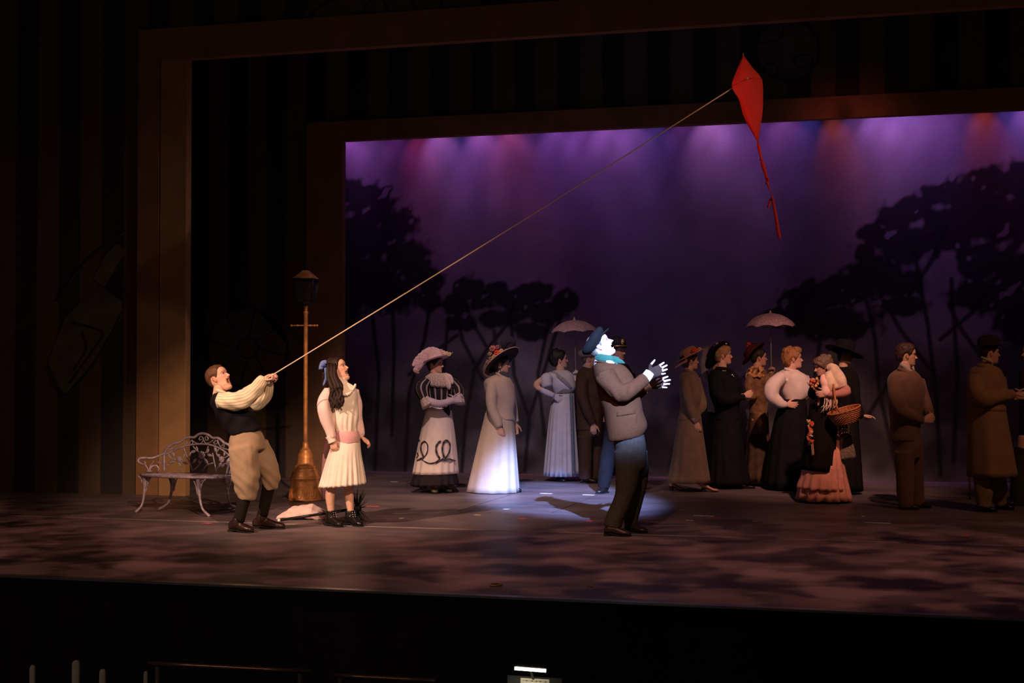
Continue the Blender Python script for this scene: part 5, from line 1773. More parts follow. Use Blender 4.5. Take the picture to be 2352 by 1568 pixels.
def parasol(top, bottom, R, drop_, label, ang, tip):
    ez = nrm(top - bottom)
    ex, ey, ez = hat_axes(ez, RIGHT * math.cos(ang) + FWD * math.sin(ang))
    base = bottom
    r = empty('parasol', base, label, 'parasol')
    nr_, na = 12, 64
    rows = []
    for sgn, off in ((1, 0.0), (-1, -.004)):
        for i in range(nr_):
            t = i / (nr_ - 1)
            for j in range(na):
                a = j / na * 2 * PI
                sc = abs(math.sin(a * 4))            # 0 on a rib, 1 between ribs
                rr = R * math.sin(t * 1.28) / math.sin(1.28) * (1 - .055 * sc * t ** 3)
                z = -drop_ * (1 - math.cos(t * 1.28)) / (1 - math.cos(1.28)) + .022 * sc * t ** 4 - .012 * sc * math.sin(t * PI)
                rows.append(top + ex * rr * math.cos(a) + ey * rr * math.sin(a) + ez * (z + off))
    F = []
    n0 = nr_ * na
    for q in (0, n0):
        for i in range(nr_ - 1):
            for j in range(na):
                k = (j + 1) % na
                f = (q + i * na + j, q + i * na + k, q + (i + 1) * na + k, q + (i + 1) * na + j)
                F.append(f if q == 0 else f[::-1])
    for j in range(na):
        k = (j + 1) % na
        F.append(((nr_ - 1) * na + j, (nr_ - 1) * na + k, n0 + (nr_ - 1) * na + k, n0 + (nr_ - 1) * na + j))
    obj('canopy', MB().add(rows, F), M_lacep, r, base, fix=False)
    M_rod = mat('parasol_rod', (.40, .34, .32), rough=.4, metal=.3)
    obj('shaft', MB().tube([top + ez * .01, bottom], .0062, n=8, sub=1), M_rod, r, base)
    obj('tip', MB().tube([top - ez * .005, top + ez * .012, top + ez * .03, top + ez * tip], [.020, .012, .010, .003], n=10), mat('parasol_tip', (.70, .50, .44), rough=.5), r, base)
    for q in range(8):
        a = q / 8 * 2 * PI
        pts = []
        for t in np.linspace(.05, 1.0, 7):
            rr = R * math.sin(t * 1.28) / math.sin(1.28)
            z = -drop_ * (1 - math.cos(t * 1.28)) / (1 - math.cos(1.28)) - .008
            pts.append(top + (ex * math.cos(a) + ey * math.sin(a)) * rr + ez * z)
        obj('rib', MB().tube(pts, .0028, n=5, sub=1), M_rod, r, base)
    obj('handle', MB().tube([bottom + ez * .10, bottom, bottom - ez * .05], [.009, .011, .012], n=8), M_wood, r, base)
    return r


# ------------------------------------------------------------------ woman in pale blue gown with parasol
E = Person(1290, 1104, 'woman in pale blue high waisted gown, hand on hip, holding up a parasol')
E.head(1285, 828, H=.205, yaw=-4, pitch=6, neck=E.p(1288, 856), female=True, brow=(.10, .06, .05))
VE = [(1277, 850, 1302, 850, .055), (1254, 858, 1318, 860, .14), (1258, 872, 1322, 874, .150), (1265, 888, 1323, 888, .145), (1272, 902, 1318, 900, .120), (1274, 912, 1319, 910, .125)]
nE = [E.p(1262, 862, .12), E.p(1244, 872, .16), E.p(1230, 885, .16), E.p(1252, 899, .17), E.p(1272, 907, .15)]
fE = [E.p(1312, 866, -.12), E.p(1330, 895, -.14), E.p(1326, 880, -.05), E.p(1324, 868, .03)]
E.limbs([(nE, [.044, .040, .036, .032, .026]), (fE, [.042, .036, .03, .024]), ([E.p(1285, 960, .07), E.p(1285, 1096, .06)], [.07, .035]), ([E.p(1298, 960, -.07), E.p(1298, 1096, -.06)], [.07, .035])], VE)
E.body(SK_F)
gm = MB().tube([E.p(1244, 894, .17), E.p(1256, 901, .175), E.p(1272, 908, .155)], [.040, .038, .030], n=14)
E.hand(E.p(1272, 908, .15), RIGHT * .8 - UP * .6, -TOW, UP, curl=.35, scale=.92, to=gm)
E.hand(E.p(1323, 870, .035), UP, -RIGHT * .2 + TOW, RIGHT, curl=1.1, scale=.92, thumb_out=.4, thumb_n=.6, to=gm)
E.part('gloves', gm, cloth('pale_glove', (.62, .58, .66), var=.08))
M_blue = cloth('pale_blue_silk', (.58, .58, .66), rough=.6, var=.10)
E.garment('gown_bodice', M_blue, VE, [([E.p(1262, 862, .12), E.p(1254, 872, .16), E.p(1258, 888, .18)], [.055, .078, .070]), ([E.p(1312, 864, -.12), E.p(1322, 876, -.13)], [.055, .06])], wr=.004, seed=52, voxel=.012)
E.part('lace_yoke', MB().tube([E.p(1268, 853, .09), E.p(1284, 865, .155), E.p(1300, 878, .165), E.p(1312, 892, .13)], [.016, .028, .026, .016], n=12, flat=.4).tube([E.p(1304, 853, .02), E.p(1312, 868, .06), E.p(1316, 884, .09)], [.014, .022, .014], n=12, flat=.4), cloth('silver_lace', (.40, .36, .36), var=.5, nscale=80, bump=.9, bscale=120))
E.part('sash', MB().loft(*E.secs([(1270, 893, 1320, 890, .138), (1272, 905, 1319, 902, .132)]), 30, 3), cloth('grey_green', (.20, .21, .21)))
SKE = [(1273, 900, 1319, 899, .125), (1262, 945, 1322, 945, .17), (1255, 1010, 1326, 1010, .21), (1248, 1092, 1331, 1092, .25)]
E.skirt('gown_skirt', M_blue, SKE, pleats=19, amp=.045, seed=9)
tr_ = MB().tube([on_skirt(E, SKE, 1311 + 6 * t, 905 + 186 * t, .01) for t in np.linspace(0, 1, 9)], .022, n=10, flat=.3, ref=RIGHT)
E.part('front_trim', tr_, cloth('slate_lace', (.13, .16, .22), var=.5, nscale=60))
E.shoe(1280, 1298, leather('black_shoe', (.012, .010, .010)), w=.036, h=.05, wh=.08, wt=.22)


def bun(m):
    r = np.random.RandomState(3)
    c = E.hp(-.38, 0, .66)
    for i in range(9):
        d = r.normal(size=3)
        d /= np.linalg.norm(d)
        m.ball(c + d * .035, .045, nu=10, nv=7)
    for i in range(8):
        m.ball(E.hp(-.1 + .06 * r.normal(), .25 * (1 if i % 2 else -1), .82 + .05 * r.normal()), .035, nu=10, nv=7)


E.hair(hairm('black', (.012, .009, .008)), thick=.09, top=.06, back=.12, seed=22, rough=.016, extra=bun, line=[(0, .82), (.7, .76), (1.05, .64), (1.3, .50), (1.45, .42), (1.6, .56), (1.9, .42), (2.2, .18), (PI, .10)])
parasol(E.p(1319, 735, .05), E.p(1323, 866, .045), 55 * E.m, 28 * E.m, 'lilac lace parasol with pink tip held by the woman in pale blue', .30, .04)

# ------------------------------------------------------------------ strollers on the other side
I = Person(1590, 1128, 'woman in olive brown suit with small flowered straw hat, nude heeled shoe')
I.head(1584, 830, H=.205, yaw=-12, pitch=3, neck=I.p(1580, 858), female=True)
VI = [(1570, 850, 1594, 850, .06), (1562, 862, 1604, 862, .15), (1560, 885, 1612, 888, .165), (1562, 915, 1612, 915, .150), (1562, 940, 1606, 940, .135), (1556, 966, 1612, 962, .165)]
nI = [I.p(1576, 866, .13), I.p(1578, 900, .18), I.p(1584, 930, .19), I.p(1594, 955, .18), I.p(1599, 968, .17)]
fI = [I.p(1598, 868, -.13), I.p(1606, 905, -.17), I.p(1610, 932, -.12), I.p(1603, 945, .0)]
I.limbs([(nI, [.045, .042, .038, .030, .026]), (fI, [.044, .04, .036, .03]), ([I.p(1585, 980, .07), I.p(1596, 1080, .09), I.p(1614, 1112, .10)], [.07, .05, .032]), ([I.p(1592, 980, -.07), I.p(1570, 1110, -.10)], [.07, .035])], VI)
I.hand(I.p(1599, 968, .17), -UP + RIGHT * .1, RIGHT * .3 - TOW, RIGHT, curl=.6, scale=.92, thumb_out=.3)
I.body(SK_M)
M_olive = cloth('olive_suit', (.19, .125, .085), var=.16)
I.garment('jacket', M_olive, VI, [(nI, [.062, .062, .054, .046, .038]), (fI, [.06, .064, .07, .05])], wr=.004, seed=61)
I.part('collar', MB().tube([I.p(1572, 848, .05), I.p(1584, 853, .08), I.p(1598, 870, .09), I.p(1606, 892, .08)], [.014, .020, .018, .006], n=10, flat=.5), M_olive)
I.part('cuff', MB().tube([I.p(1594, 957, .18), I.p(1599, 967, .17)], [.044, .040], n=14, sub=2), cloth('tan_cuff', (.36, .27, .20)))
I.skirt('skirt', M_olive, [(1558, 955, 1610, 953, .15), (1553, 985, 1614, 985, .19), (1544, 1045, 1622, 1045, .23), (1533, 1108, 1631, 1107, .27)], pleats=10, amp=.03, seed=13)
M_nude = leather('nude', (.52, .27, .20), rough=.4)
I.shoe(1611, 1650, M_nude, w=.036, h=.068, wh=.08, wt=.12, hh=.045, pump=True)
I.shoe(1538, 1570, M_nude, w=.036, h=.068, wh=-.14, wt=-.08, hh=.045, pump=True)
I.hair(hairm('brown3', (.045, .022, .013)), thick=.06, back=.06, seed=31, line=[(0, .80), (.7, .72), (1.05, .60), (1.3, .45), (1.45, .40), (1.6, .54), (1.9, .40), (2.2, .12), (PI, .02)])
ex, ey, ez = hat_axes(UP * .86 - RIGHT * .42 + FWD * .05, RIGHT)
hc = I.p(1585, 817, .0)
M_straw = cloth('rose_straw', (.46, .20, .13), var=.3, nscale=60)
ht = frame_lathe(MB(), hc, ex, ey * .9, ez, [(.09, 0), (.14, -.004), (.178, .000), (.172, .008), (.12, .014), (.108, .02), (.104, .06), (.085, .092), (.04, .102), (.005, .103)], 36)
hat = I.part('straw_hat', ht, M_straw)
for i, (x, y, r, c) in enumerate(((1594, 803, .030, (.62, .08, .04)), (1601, 805, .026, (.70, .16, .06)), (1590, 808, .024, (.30, .06, .05)), (1607, 801, .024, (.62, .24, .08)), (1596, 811, .022, (.50, .12, .08)))):
    flower(I, I.p(x, y, .10), r, UP * .5 + TOW, mat('ihat%d' % i, c, rough=.8), hat)
I.part('hat_ribbon', MB().tube([I.p(1574, 816, .08), I.p(1576, 828, .10), I.p(1566, 834, .09), I.p(1551, 844, .06)], [.014, .016, .012, .010], n=8, flat=.35), cloth('salmon_ribbon', (.55, .22, .16)), hat)

J = Person(1638, 1110, 'pale gloved person with raised arm, mostly hidden behind the woman in black')
J.head(1648, 828, H=.205, yaw=0, pitch=0, neck=J.p(1646, 856))
VJ = [(1636, 850, 1660, 850, .06), (1624, 862, 1668, 862, .15), (1624, 900, 1668, 900, .15), (1626, 950, 1666, 950, .14)]
aJ = [J.p(1632, 866, .10), J.p(1622, 868, .14), J.p(1615, 835, .12), J.p(1617, 818, .10)]
J.limbs([(aJ, [.04, .038, .03, .025]), ([J.p(1640, 960, .06), J.p(1640, 1112, .06)], [.07, .035]), ([J.p(1650, 960, -.06), J.p(1650, 1112, -.06)], [.07, .035])], VJ)
J.body(SK_M)
M_grey = cloth('pale_grey', (.33, .27, .27))
J.garment('blouse', M_grey, VJ, [(aJ, [.052, .05, .045, .036])], wr=.004, seed=71)
gj = MB()
J.hand(J.p(1617, 817, .10), UP + RIGHT * .25, TOW, RIGHT, curl=.45, scale=.92, to=gj)
J.part('glove', gj, cloth('rose_glove', (.46, .30, .30)))
J.skirt('skirt', cloth('dim_brown', (.05, .035, .03)), [(1624, 945, 1668, 945, .14), (1616, 1030, 1674, 1030, .2), (1612, 1112, 1680, 1112, .24)], pleats=9, amp=.03, seed=14)
J.hair(hairm('dark2', (.022, .014, .010)), thick=.06, seed=33)

K = Person(1680, 1120, 'woman all in black with big black hat, blond fringe and clasped hands')
K.head(1660, 818, H=.215, yaw=6, pitch=4, neck=K.p(1657, 850), female=True)
VK = [(1642, 846, 1676, 846, .075), (1630, 856, 1690, 858, .165), (1628, 880, 1702, 884, .185), (1632, 910, 1702, 912, .175), (1640, 940, 1698, 940, .155), (1640, 965, 1700, 962, .165)]
nK = [K.p(1646, 868, .15), K.p(1648, 898, .20), K.p(1664, 917, .22), K.p(1695, 914, .18), K.p(1710, 908, .14)]
fK = [K.p(1686, 870, -.14), K.p(1700, 905, -.16), K.p(1714, 911, -.02)]
K.limbs([(nK, [.048, .044, .04, .03, .027]), (fK, [.046, .04, .027]), ([K.p(1672, 980, .08), K.p(1690, 1090, .10), K.p(1703, 1112, .10)], [.075, .05, .034]), ([K.p(1680, 980, -.08), K.p(1670, 1112, -.08)], [.075, .036])], VK)
K.hand(K.p(1708, 908, .14), RIGHT + UP * .1, -TOW, UP, curl=.9, scale=.95, thumb_out=.4)
K.hand(K.p(1713, 912, .02), RIGHT * .4 - UP * .1 + TOW * .7, UP * .4 - RIGHT * .5, UP, curl=.8, scale=.95)
K.body(SK_F)
M_blk = cloth('black_crepe', (.008, .008, .010), var=.3)
K.garment('bodice', M_blk, VK, [(nK, [.075, .078, .066, .048, .038]), (fK, [.07, .06, .038])], wr=.006, seed=81)
K.skirt('skirt', M_blk, [(1640, 958, 1700, 956, .165), (1632, 1000, 1704, 1000, .20), (1626, 1060, 1714, 1060, .25), (1620, 1112, 1724, 1110, .28)], pleats=12, amp=.035, seed=15)
K.shoe(1694, 1735, leather('black_shoe', (.012, .010, .010)), w=.038, h=.05, wh=.09, wt=.12, hh=.03, pump=True)
K.part('stocking_foot', MB().tube([K.p(1701, 1104, .09), K.p(1706, 1112, .095), K.p(1718, 1118, .11)], [.034, .036, .022], n=12), M_nude)
K.part('brooch', MB().ball(K.p(1682, 861, .175), RIGHT * .018, TOW * .01, UP * .012).ball(K.p(1685, 864, .17), .009), mat('silver', (.7, .7, .7), rough=.25, metal=.9))
K.part('lace_collar', MB().tube([K.p(1644, 845, .06), K.p(1656, 846, .085), K.p(1670, 848, .08), K.p(1678, 850, .03)], [.018, .022, .022, .012], n=10), M_blk)
K.hair(hairm('blond', (.34, .19, .075)), thick=.07, top=.02, seed=36, rough=.02, line=[(0, .74), (.7, .68), (1.05, .55), (1.3, .42), (1.45, .36), (1.6, .5), (1.9, .40), (2.2, .12), (PI, .02)])
ex, ey, ez = hat_axes(UP * .55 - RIGHT * .62 + FWD * .42, RIGHT)
hc = K.p(1647, 813, -.01)
ht = frame_lathe(MB(), hc, ex * 1.0, ey * 1.0, ez, [(.10, 0), (.16, -.006), (.205, -.004), (.198, .010), (.12, .018), (.112, .04), (.10, .075), (.05, .09), (.01, .092)], 36, mod=lambda t, th: 1 + .05 * np.sin(th * 3 + 1))
hat = K.part('black_hat', ht, M_blk)
for x, y, r, c in ((1648, 790, .022, (.62, .30, .32)), (1641, 795, .016, (.40, .20, .22)), (1668, 789, .012, (.6, .62, .7))):
    flower(K, K.p(x, y, .05), r, UP + TOW, mat('khat%d' % x, c, rough=.7), hat)

Lw = Person(1744, 1114, 'woman in gold ruffled shawl and dark red hat holding up a parasol')
Lw.head(1742, 823, H=.205, yaw=-4, pitch=2, neck=Lw.p(1738, 850), female=True)
VL = [(1726, 844, 1752, 844, .065), (1714, 856, 1762, 856, .15), (1714, 880, 1768, 880, .165), (1720, 915, 1766, 915, .145), (1722, 950, 1764, 950, .14)]
fL = [Lw.p(1758, 862, .10), Lw.p(1766, 888, .14), Lw.p(1771, 868, .13), Lw.p(1772, 858, .12)]
Lw.limbs([(fL, [.042, .036, .03, .026]), ([Lw.p(1738, 960, .07), Lw.p(1738, 1106, .06)], [.07, .035]), ([Lw.p(1750, 960, -.07), Lw.p(1750, 1106, -.06)], [.07, .035])], VL)
Lw.body(SK_M)
M_gold = cloth('gold_brown', (.20, .10, .045), var=.4, nscale=25, rough=.5)
Lw.garment('blouse', M_gold, VL, [(fL, [.06, .058, .05, .04]), ([Lw.p(1726, 862, .12), Lw.p(1722, 890, .16), Lw.p(1730, 915, .17)], [.06, .062, .05])], wr=.007, freq=22, seed=91)
rf = MB()
r_ = np.random.RandomState(5)
for i in range(34):
    a = r_.uniform(-.3, 2.9)
    y = 842 + 26 * r_.uniform(0, 1) ** .8
    x = 1737 + 24 * math.cos(a) * (.6 + .5 * (y - 842) / 26)
    rf.ball(Lw.p(x, y, .16 * math.sin(a) + .03), RIGHT * .022 * r_.uniform(.7, 1.3), TOW * .02, UP * .016 * r_.uniform(.7, 1.4), 8, 6)
fzz = fuse(rf, .009, 1)
fzz.v[0] += fzz.N * (.006 * wob(fzz.v[0], 60, 3))[:, None]
Lw.part('ruffled_shawl', fzz, cloth('gold_ruffle', (.58, .28, .11), var=.5, nscale=40, rough=.45))
gm = MB()
Lw.hand(Lw.p(1772, 862, .12), UP, -RIGHT * .3 + TOW, RIGHT, curl=1.1, scale=.9, thumb_out=.4, thumb_n=.6, to=gm)
Lw.part('glove', gm, cloth('tan_glove', (.34, .21, .13)))
Lw.skirt('skirt', cloth('bronze_skirt', (.085, .050, .030), var=.4), [(1722, 940, 1764, 940, .14), (1716, 1000, 1768, 1000, .19), (1708, 1106, 1776, 1106, .24)], pleats=9, amp=.05, seed=17)
Lw.garment('tunic_panel', M_gold, [(1724, 945, 1760, 945, .165, .02), (1728, 975, 1758, 978, .17, .03), (1738, 990, 1752, 995, .16, .04)], wr=.006, seed=92)
Lw.hair(hairm('dark2', (.022, .014, .010)), thick=.06, seed=41)
ex, ey, ez = hat_axes(UP * .62 - RIGHT * .62 + FWD * .25, RIGHT)
M_wine = cloth('wine_felt', (.080, .014, .012), var=.4)
hc = Lw.p(1731, 810, 0)
hat = Lw.part('wine_hat', frame_lathe(MB(), hc, ex, ey, ez, [(.10, 0), (.15, -.006), (.190, -.004), (.182, .008), (.12, .016), (.112, .04), (.10, .075), (.05, .09), (.01, .092)], 36, mod=lambda t, th: 1 + .05 * np.sin(th * 3)), M_wine)
flower(Lw, Lw.p(1720, 791, .02), .05, UP - RIGHT, mat('wineflower', (.42, .05, .03), rough=.8), hat)
parasol(Lw.p(1769.5, 719, .13), Lw.p(1772, 862, .13), 58 * (Lw.d - .13) / FPX, 32 * Lw.m, 'lilac lace parasol with ivory knob held by the woman in gold shawl', .05, .032)

Mw = Person(1822, 1124, 'blond woman in white puffed blouse and long black skirt, hand on waist')
Mw.head(1821, 826, H=.218, yaw=4, pitch=4, neck=Mw.p(1815, 852), female=True, lip=(.9, .3, .28))
VM = [(1800, 848, 1834, 848, .075), (1788, 858, 1848, 858, .165), (1786, 875, 1866, 876, .185), (1792, 895, 1866, 896, .180), (1800, 912, 1856, 910, .160), (1802, 922, 1846, 918, .14)]
nM = [Mw.p(1796, 864, .15), Mw.p(1776, 884, .21), Mw.p(1774, 908, .22), Mw.p(1792, 925, .22), Mw.p(1806, 928, .20)]
fM = [Mw.p(1845, 868, -.14), Mw.p(1856, 900, -.18), Mw.p(1838, 925, -.15)]
Mw.limbs([(nM, [.05, .046, .042, .034, .028]), (fM, [.046, .04, .028]), ([Mw.p(1812, 980, .08), Mw.p(1812, 1112, .07)], [.075, .036]), ([Mw.p(1824, 980, -.08), Mw.p(1824, 1112, -.07)], [.075, .036])], VM)
Mw.hand(Mw.p(1806, 928, .20), RIGHT * .95 - UP * .1, -TOW, UP, curl=.35, scale=.95)
Mw.body(SK_F)
Mw.garment('blouse', cloth('white_lawn', (.86, .72, .68), var=.08), VM, [(nM, [.075, .094, .084, .062, .042]), (fM, [.07, .07, .04])], wr=.006, freq=20, seed=101)
Mw.part('collar', MB().tube([Mw.p(1802, 846, .06), Mw.p(1815, 850, .09), Mw.p(1832, 856, .08), Mw.p(1838, 862, .04)], [.014, .018, .016, .010], n=10), cloth('white_lawn', (.86, .72, .68)))
Mw.skirt('skirt', M_blk, [(1800, 914, 1850, 912, .150), (1784, 945, 1854, 945, .20), (1768, 1020, 1858, 1020, .26), (1756, 1120, 1864, 1120, .31)], pleats=12, amp=.03, seed=18)


def updo(m):
    r = np.random.RandomState(6)
    for i in range(26):
        a = r.uniform(-2.6, 2.6)
        m.tube([Mw.hp(.30 * math.cos(a) - .12, .30 * math.sin(a), .80), Mw.hp(.46 * math.cos(a) - .08, .38 * math.sin(a), .90), Mw.hp(.34 * math.cos(a) - .08, .28 * math.sin(a), 1.06), Mw.hp(.10 * math.cos(a) - .10, .1 * math.sin(a), 1.04)], [.018, .026, .024, .012], n=7, sub=4)
    m.ball(Mw.hp(.36, -.02, .98), .028)
    m.ball(Mw.hp(-.44, 0, .60), Mw.hf * .045, Mw.hl * .06, Mw.hu * .06)
    m.ball(Mw.hp(-.38, 0, .78), .05)


Mw.hair(hairm('strawberry', (.36, .155, .060)), thick=.11, top=.03, back=.08, seed=44, rough=.024, extra=updo, line=[(0, .80), (.7, .74), (1.05, .62), (1.3, .48), (1.45, .40), (1.6, .54), (1.9, .42), (2.2, .18), (PI, .10)])
# ------------------------------------------------------------------ men behind the man in the cap
Fm = Person(1349, 1108, 'man in dark brown suit and grey cap standing behind the capped man')
Fm.head(1353, 825, H=.212, yaw=-2, pitch=0, neck=Fm.p(1350, 852))
VF = [(1336, 844, 1364, 844, .07), (1326, 853, 1378, 855, .17), (1322, 880, 1388, 880, .190), (1325, 930, 1384, 930, .180), (1326, 988, 1385, 986, .185)]
nF = [Fm.p(1338, 866, .16), Fm.p(1338, 905, .21), Fm.p(1350, 945, .21), Fm.p(1362, 972, .20)]
fF = [Fm.p(1372, 866, -.16), Fm.p(1378, 910, -.2), Fm.p(1384, 960, -.16)]
Fm.limbs([(nF, [.05, .045, .04, .028]), (fF, [.05, .045, .028]), ([Fm.p(1346, 990, .09), Fm.p(1346, 1100, .08)], [.055, .04]), ([Fm.p(1364, 990, -.09), Fm.p(1366, 1100, -.08)], [.055, .04])], VF)
Fm.hand(Fm.p(1363, 973, .20), -UP, -TOW, RIGHT, curl=.6)
Fm.body(SK_M)
M_bsuit = cloth('dark_brown_suit', (.060, .034, .024), var=.25)
Fm.garment('jacket', M_bsuit, VF, [(nF, [.075, .07, .06, .045]), (fF, [.07, .065, .045])], wr=.004, seed=111)
Fm.garment('trousers', M_bsuit, [(1328, 975, 1384, 975, .17), (1328, 1000, 1384, 1000, .17)], [([Fm.p(1344, 1000, .09), Fm.p(1345, 1100, .08)], [.095, .075]), ([Fm.p(1368, 1000, -.09), Fm.p(1368, 1100, -.08)], [.095, .075])], seed=112)
Fm.part('shirt_collar', MB().tube([Fm.p(1340, 840, .05), Fm.p(1350, 843, .075), Fm.p(1362, 850, .06)], [.012, .016, .012], n=10), cloth('dim_white', (.42, .36, .34)))
for hx, tx, w in ((1338, 1372, .10), (1362, 1394, -.08)):
    Fm.shoe(hx, tx, leather('black_shoe', (.012, .010, .010)), w=.044, h=.07, wh=w - .03, wt=w + .03)
Fm.hair(hairm('grey2', (.10, .085, .085)), thick=.03, seed=51)
cp = MB()
c0 = Fm.hp(-.08, 0, .82)
cp.loft([c0 + Fm.hu * z for z in (-.05, -.02, .02, .045, .055)], [Fm.hf * r for r in (.105, .125, .125, .08, .01)], [Fm.hl * r for r in (.085, .105, .105, .07, .01)], 24, 3)
cp.ball(Fm.hp(.42, 0, .80), Fm.hf * .05, Fm.hl * .07, Fm.hu * .008)
Fm.part('grey_cap', fuse(cp, .010, 2), cloth('mauve_grey', (.19, .15, .155)))

Gm = Person(1430, 1132, 'uniformed officer in helmet with gold badge, half hidden behind the capped man')
Gm.head(1417, 809, H=.212, yaw=38, pitch=0, neck=Gm.p(1416, 838))
VG = [(1400, 832, 1432, 832, .07), (1386, 846, 1450, 846, .16), (1384, 880, 1456, 880, .175), (1390, 930, 1454, 930, .165), (1388, 985, 1458, 985, .170)]
nG = [Gm.p(1392, 858, .12), Gm.p(1388, 900, .16), Gm.p(1394, 945, .17)]
fG = [Gm.p(1446, 858, -.12), Gm.p(1452, 900, -.15), Gm.p(1452, 945, -.12)]
lG = [[Gm.p(1410, 985, .08), Gm.p(1395, 1060, .06), Gm.p(1386, 1118, .0)], [Gm.p(1440, 985, -.06), Gm.p(1458, 1060, -.04), Gm.p(1468, 1118, .0)]]
Gm.limbs([(nG, [.05, .045, .03]), (fG, [.05, .045, .03]), (lG[0], [.055, .05, .04]), (lG[1], [.055, .05, .04])], VG)
Gm.hand(Gm.p(1394, 946, .17), -UP, -TOW, RIGHT, curl=.6)
Gm.hand(Gm.p(1452, 946, -.12), -UP, -TOW, RIGHT, curl=.6)
Gm.body(SK_M)
M_uni = cloth('navy_uniform', (.008, .007, .009), var=.2)
Gm.garment('tunic', M_uni, VG, [(nG, [.07, .065, .05]), (fG, [.065, .06, .045])], seed=121)
Gm.garment('trousers', M_uni, [(1392, 975, 1456, 975, .16), (1394, 1000, 1456, 1000, .16)], [(lG[0], [.10, .085, .068]), (lG[1], [.10, .085, .068])], seed=122)
Gm.shoe(1394, 1372, leather('black_shoe', (.012, .010, .010)), w=.046, h=.07, wh=-.04, wt=.14)
Gm.shoe(1458, 1478, leather('black_shoe', (.012, .010, .010)), w=.046, h=.07, wh=-.06, wt=.14)
Gm.hair(hairm('dark2', (.022, .014, .010)), thick=.025, seed=52)
hb = Gm.hp(-.03, 0, .76)
hm = MB().loft([hb + Gm.hu * z for z in (-.012, 0, .03, .07, .105, .125)], [Gm.hf * r for r in (.135, .115, .112, .10, .065, .01)], [Gm.hl * r for r in (.115, .095, .095, .085, .055, .01)], 26, 3)
hel = Gm.part('helmet', hm, cloth('black_helmet', (.016, .016, .020), rough=.6))
M_gold2 = mat('gold_badge', (.85, .60, .28), rough=.25, metal=.8, var=.2)
bd = MB()
bc = hb + Gm.hf * .100 + Gm.hu * .055 - Gm.hl * .03
for a in np.linspace(0, 2 * PI, 9)[:-1]:
    bd.ball(bc + (Gm.hl * math.cos(a) + Gm.hu * math.sin(a)) * .024, .011, nu=8, nv=6)
bd.ball(bc, .018)
Gm.part('badge', bd, M_gold2, hel)
Gm.part('chin_band', MB().tube([hb + Gm.hu * .008 + Gm.hf * .122 * math.cos(a) + Gm.hl * .102 * math.sin(a) for a in np.linspace(-1.3, 1.3, 13)], .008, n=6), M_gold2, hel)

# ------------------------------------------------------------------ flower seller in shawl with basket
N_ = Person(1894, 1153, 'bowed flower seller in cream shawl, black overskirt and peach ruffled skirt')
N_.head(1891, 843, H=.200, yaw=168, pitch=-14, neck=N_.p(1896, 866), female=True)
VN = [(1882, 860, 1912, 858, .07), (1872, 868, 1920, 868, .16), (1868, 895, 1928, 898, .175), (1868, 925, 1924, 925, .165), (1864, 950, 1920, 950, .165)]
nN = [N_.p(1916, 868, .13), N_.p(1932, 886, .20), N_.p(1946, 900, .22), N_.p(1922, 904, .25), N_.p(1900, 905, .26)]
fN = [N_.p(1878, 872, -.12), N_.p(1866, 905, -.14), N_.p(1872, 892, .04)]
N_.limbs([(nN, [.045, .042, .038, .032, .026]), (fN, [.044, .038, .026]), ([N_.p(1888, 970, .07), N_.p(1885, 1140, .06)], [.07, .035]), ([N_.p(1902, 970, -.07), N_.p(1905, 1140, -.06)], [.07, .035])], VN)
N_.hand(N_.p(1900, 905, .26), -RIGHT, -TOW, UP, curl=.8, scale=.9)
N_.hand(N_.p(1872, 891, .04), -RIGHT * .3 + UP, TOW, -RIGHT, curl=.9, scale=.9)
N_.body(SK_M)
N_.garment('bodice', cloth('black_serge', (.010, .007, .007), var=.3), VN, [(fN, [.055, .05, .038])], seed=131)
N_.garment('sleeve', cloth('rose_sleeve', (.46, .20, .17)), None, [(nN, [.055, .052, .046, .042, .034])], seed=132, voxel=.011)
M_cream2 = cloth('cream_shawl', (.72, .52, .38), var=.25)
N_.garment('shawl', M_cream2, None, [([N_.p(1898, 848, .10), N_.p(1912, 846, .13), N_.p(1926, 868, .20), N_.p(1934, 890, .22)], [.035, .058, .066, .050]), ([N_.p(1903, 856, .14), N_.p(1906, 880, .20), N_.p(1916, 896, .23)], [.055, .066, .05])], wr=.006, freq=24, seed=133, voxel=.010)
N_.garment('pink_kerchief', cloth('pink_linen', (.85, .54, .47), var=.15), None, [([N_.p(1890, 862, .15), N_.p(1894, 880, .21), N_.p(1904, 886, .23)], [.026, .048, .030]), ([N_.p(1894, 886, .22), N_.p(1897, 900, .24), N_.p(1898, 909, .24)], [.034, .050, .036])], wr=.004, freq=26, seed=134, voxel=.009)
fr = MB()
r_ = np.random.RandomState(12)
for i in range(16):
    x = 1894 + 28 * i / 15
    fr.tube([N_.p(x, 910, .24), N_.p(x - 2 + 3 * r_.normal(), 928, .25), N_.p(x - 5 + 5 * r_.normal(), 940 + 9 * r_.uniform(-1, 1), .25)], [.0055, .0045, .003], n=5, sub=3)
tag(N_.part('shawl_fringe', fr, M_cream2), kind='stuff')
N_.part('hanging_ribbon', MB().tube([N_.p(1885, 902, .19), N_.p(1882, 916, .2), N_.p(1879, 932, .2)], [.012, .014, .010], n=8, flat=.4), cloth('rose_sleeve', (.46, .20, .17)))
SKN = [(1862, 918, 1924, 918, .165), (1850, 1000, 1923, 1000, .225), (1838, 1077, 1922, 1083, .265)]
N_.skirt('overskirt', cloth('black_serge', (.010, .007, .007)), SKN, pleats=9, amp=.025, seed=21)
M_peach = cloth('peach_cotton', (.92, .38, .27), var=.18)
N_.skirt('peach_skirt', M_peach, [(1864, 945, 1922, 945, .15), (1848, 1060, 1938, 1062, .22), (1828, 1145, 1956, 1150, .27)], pleats=15, amp=.06, seed=22, ragged=.010)
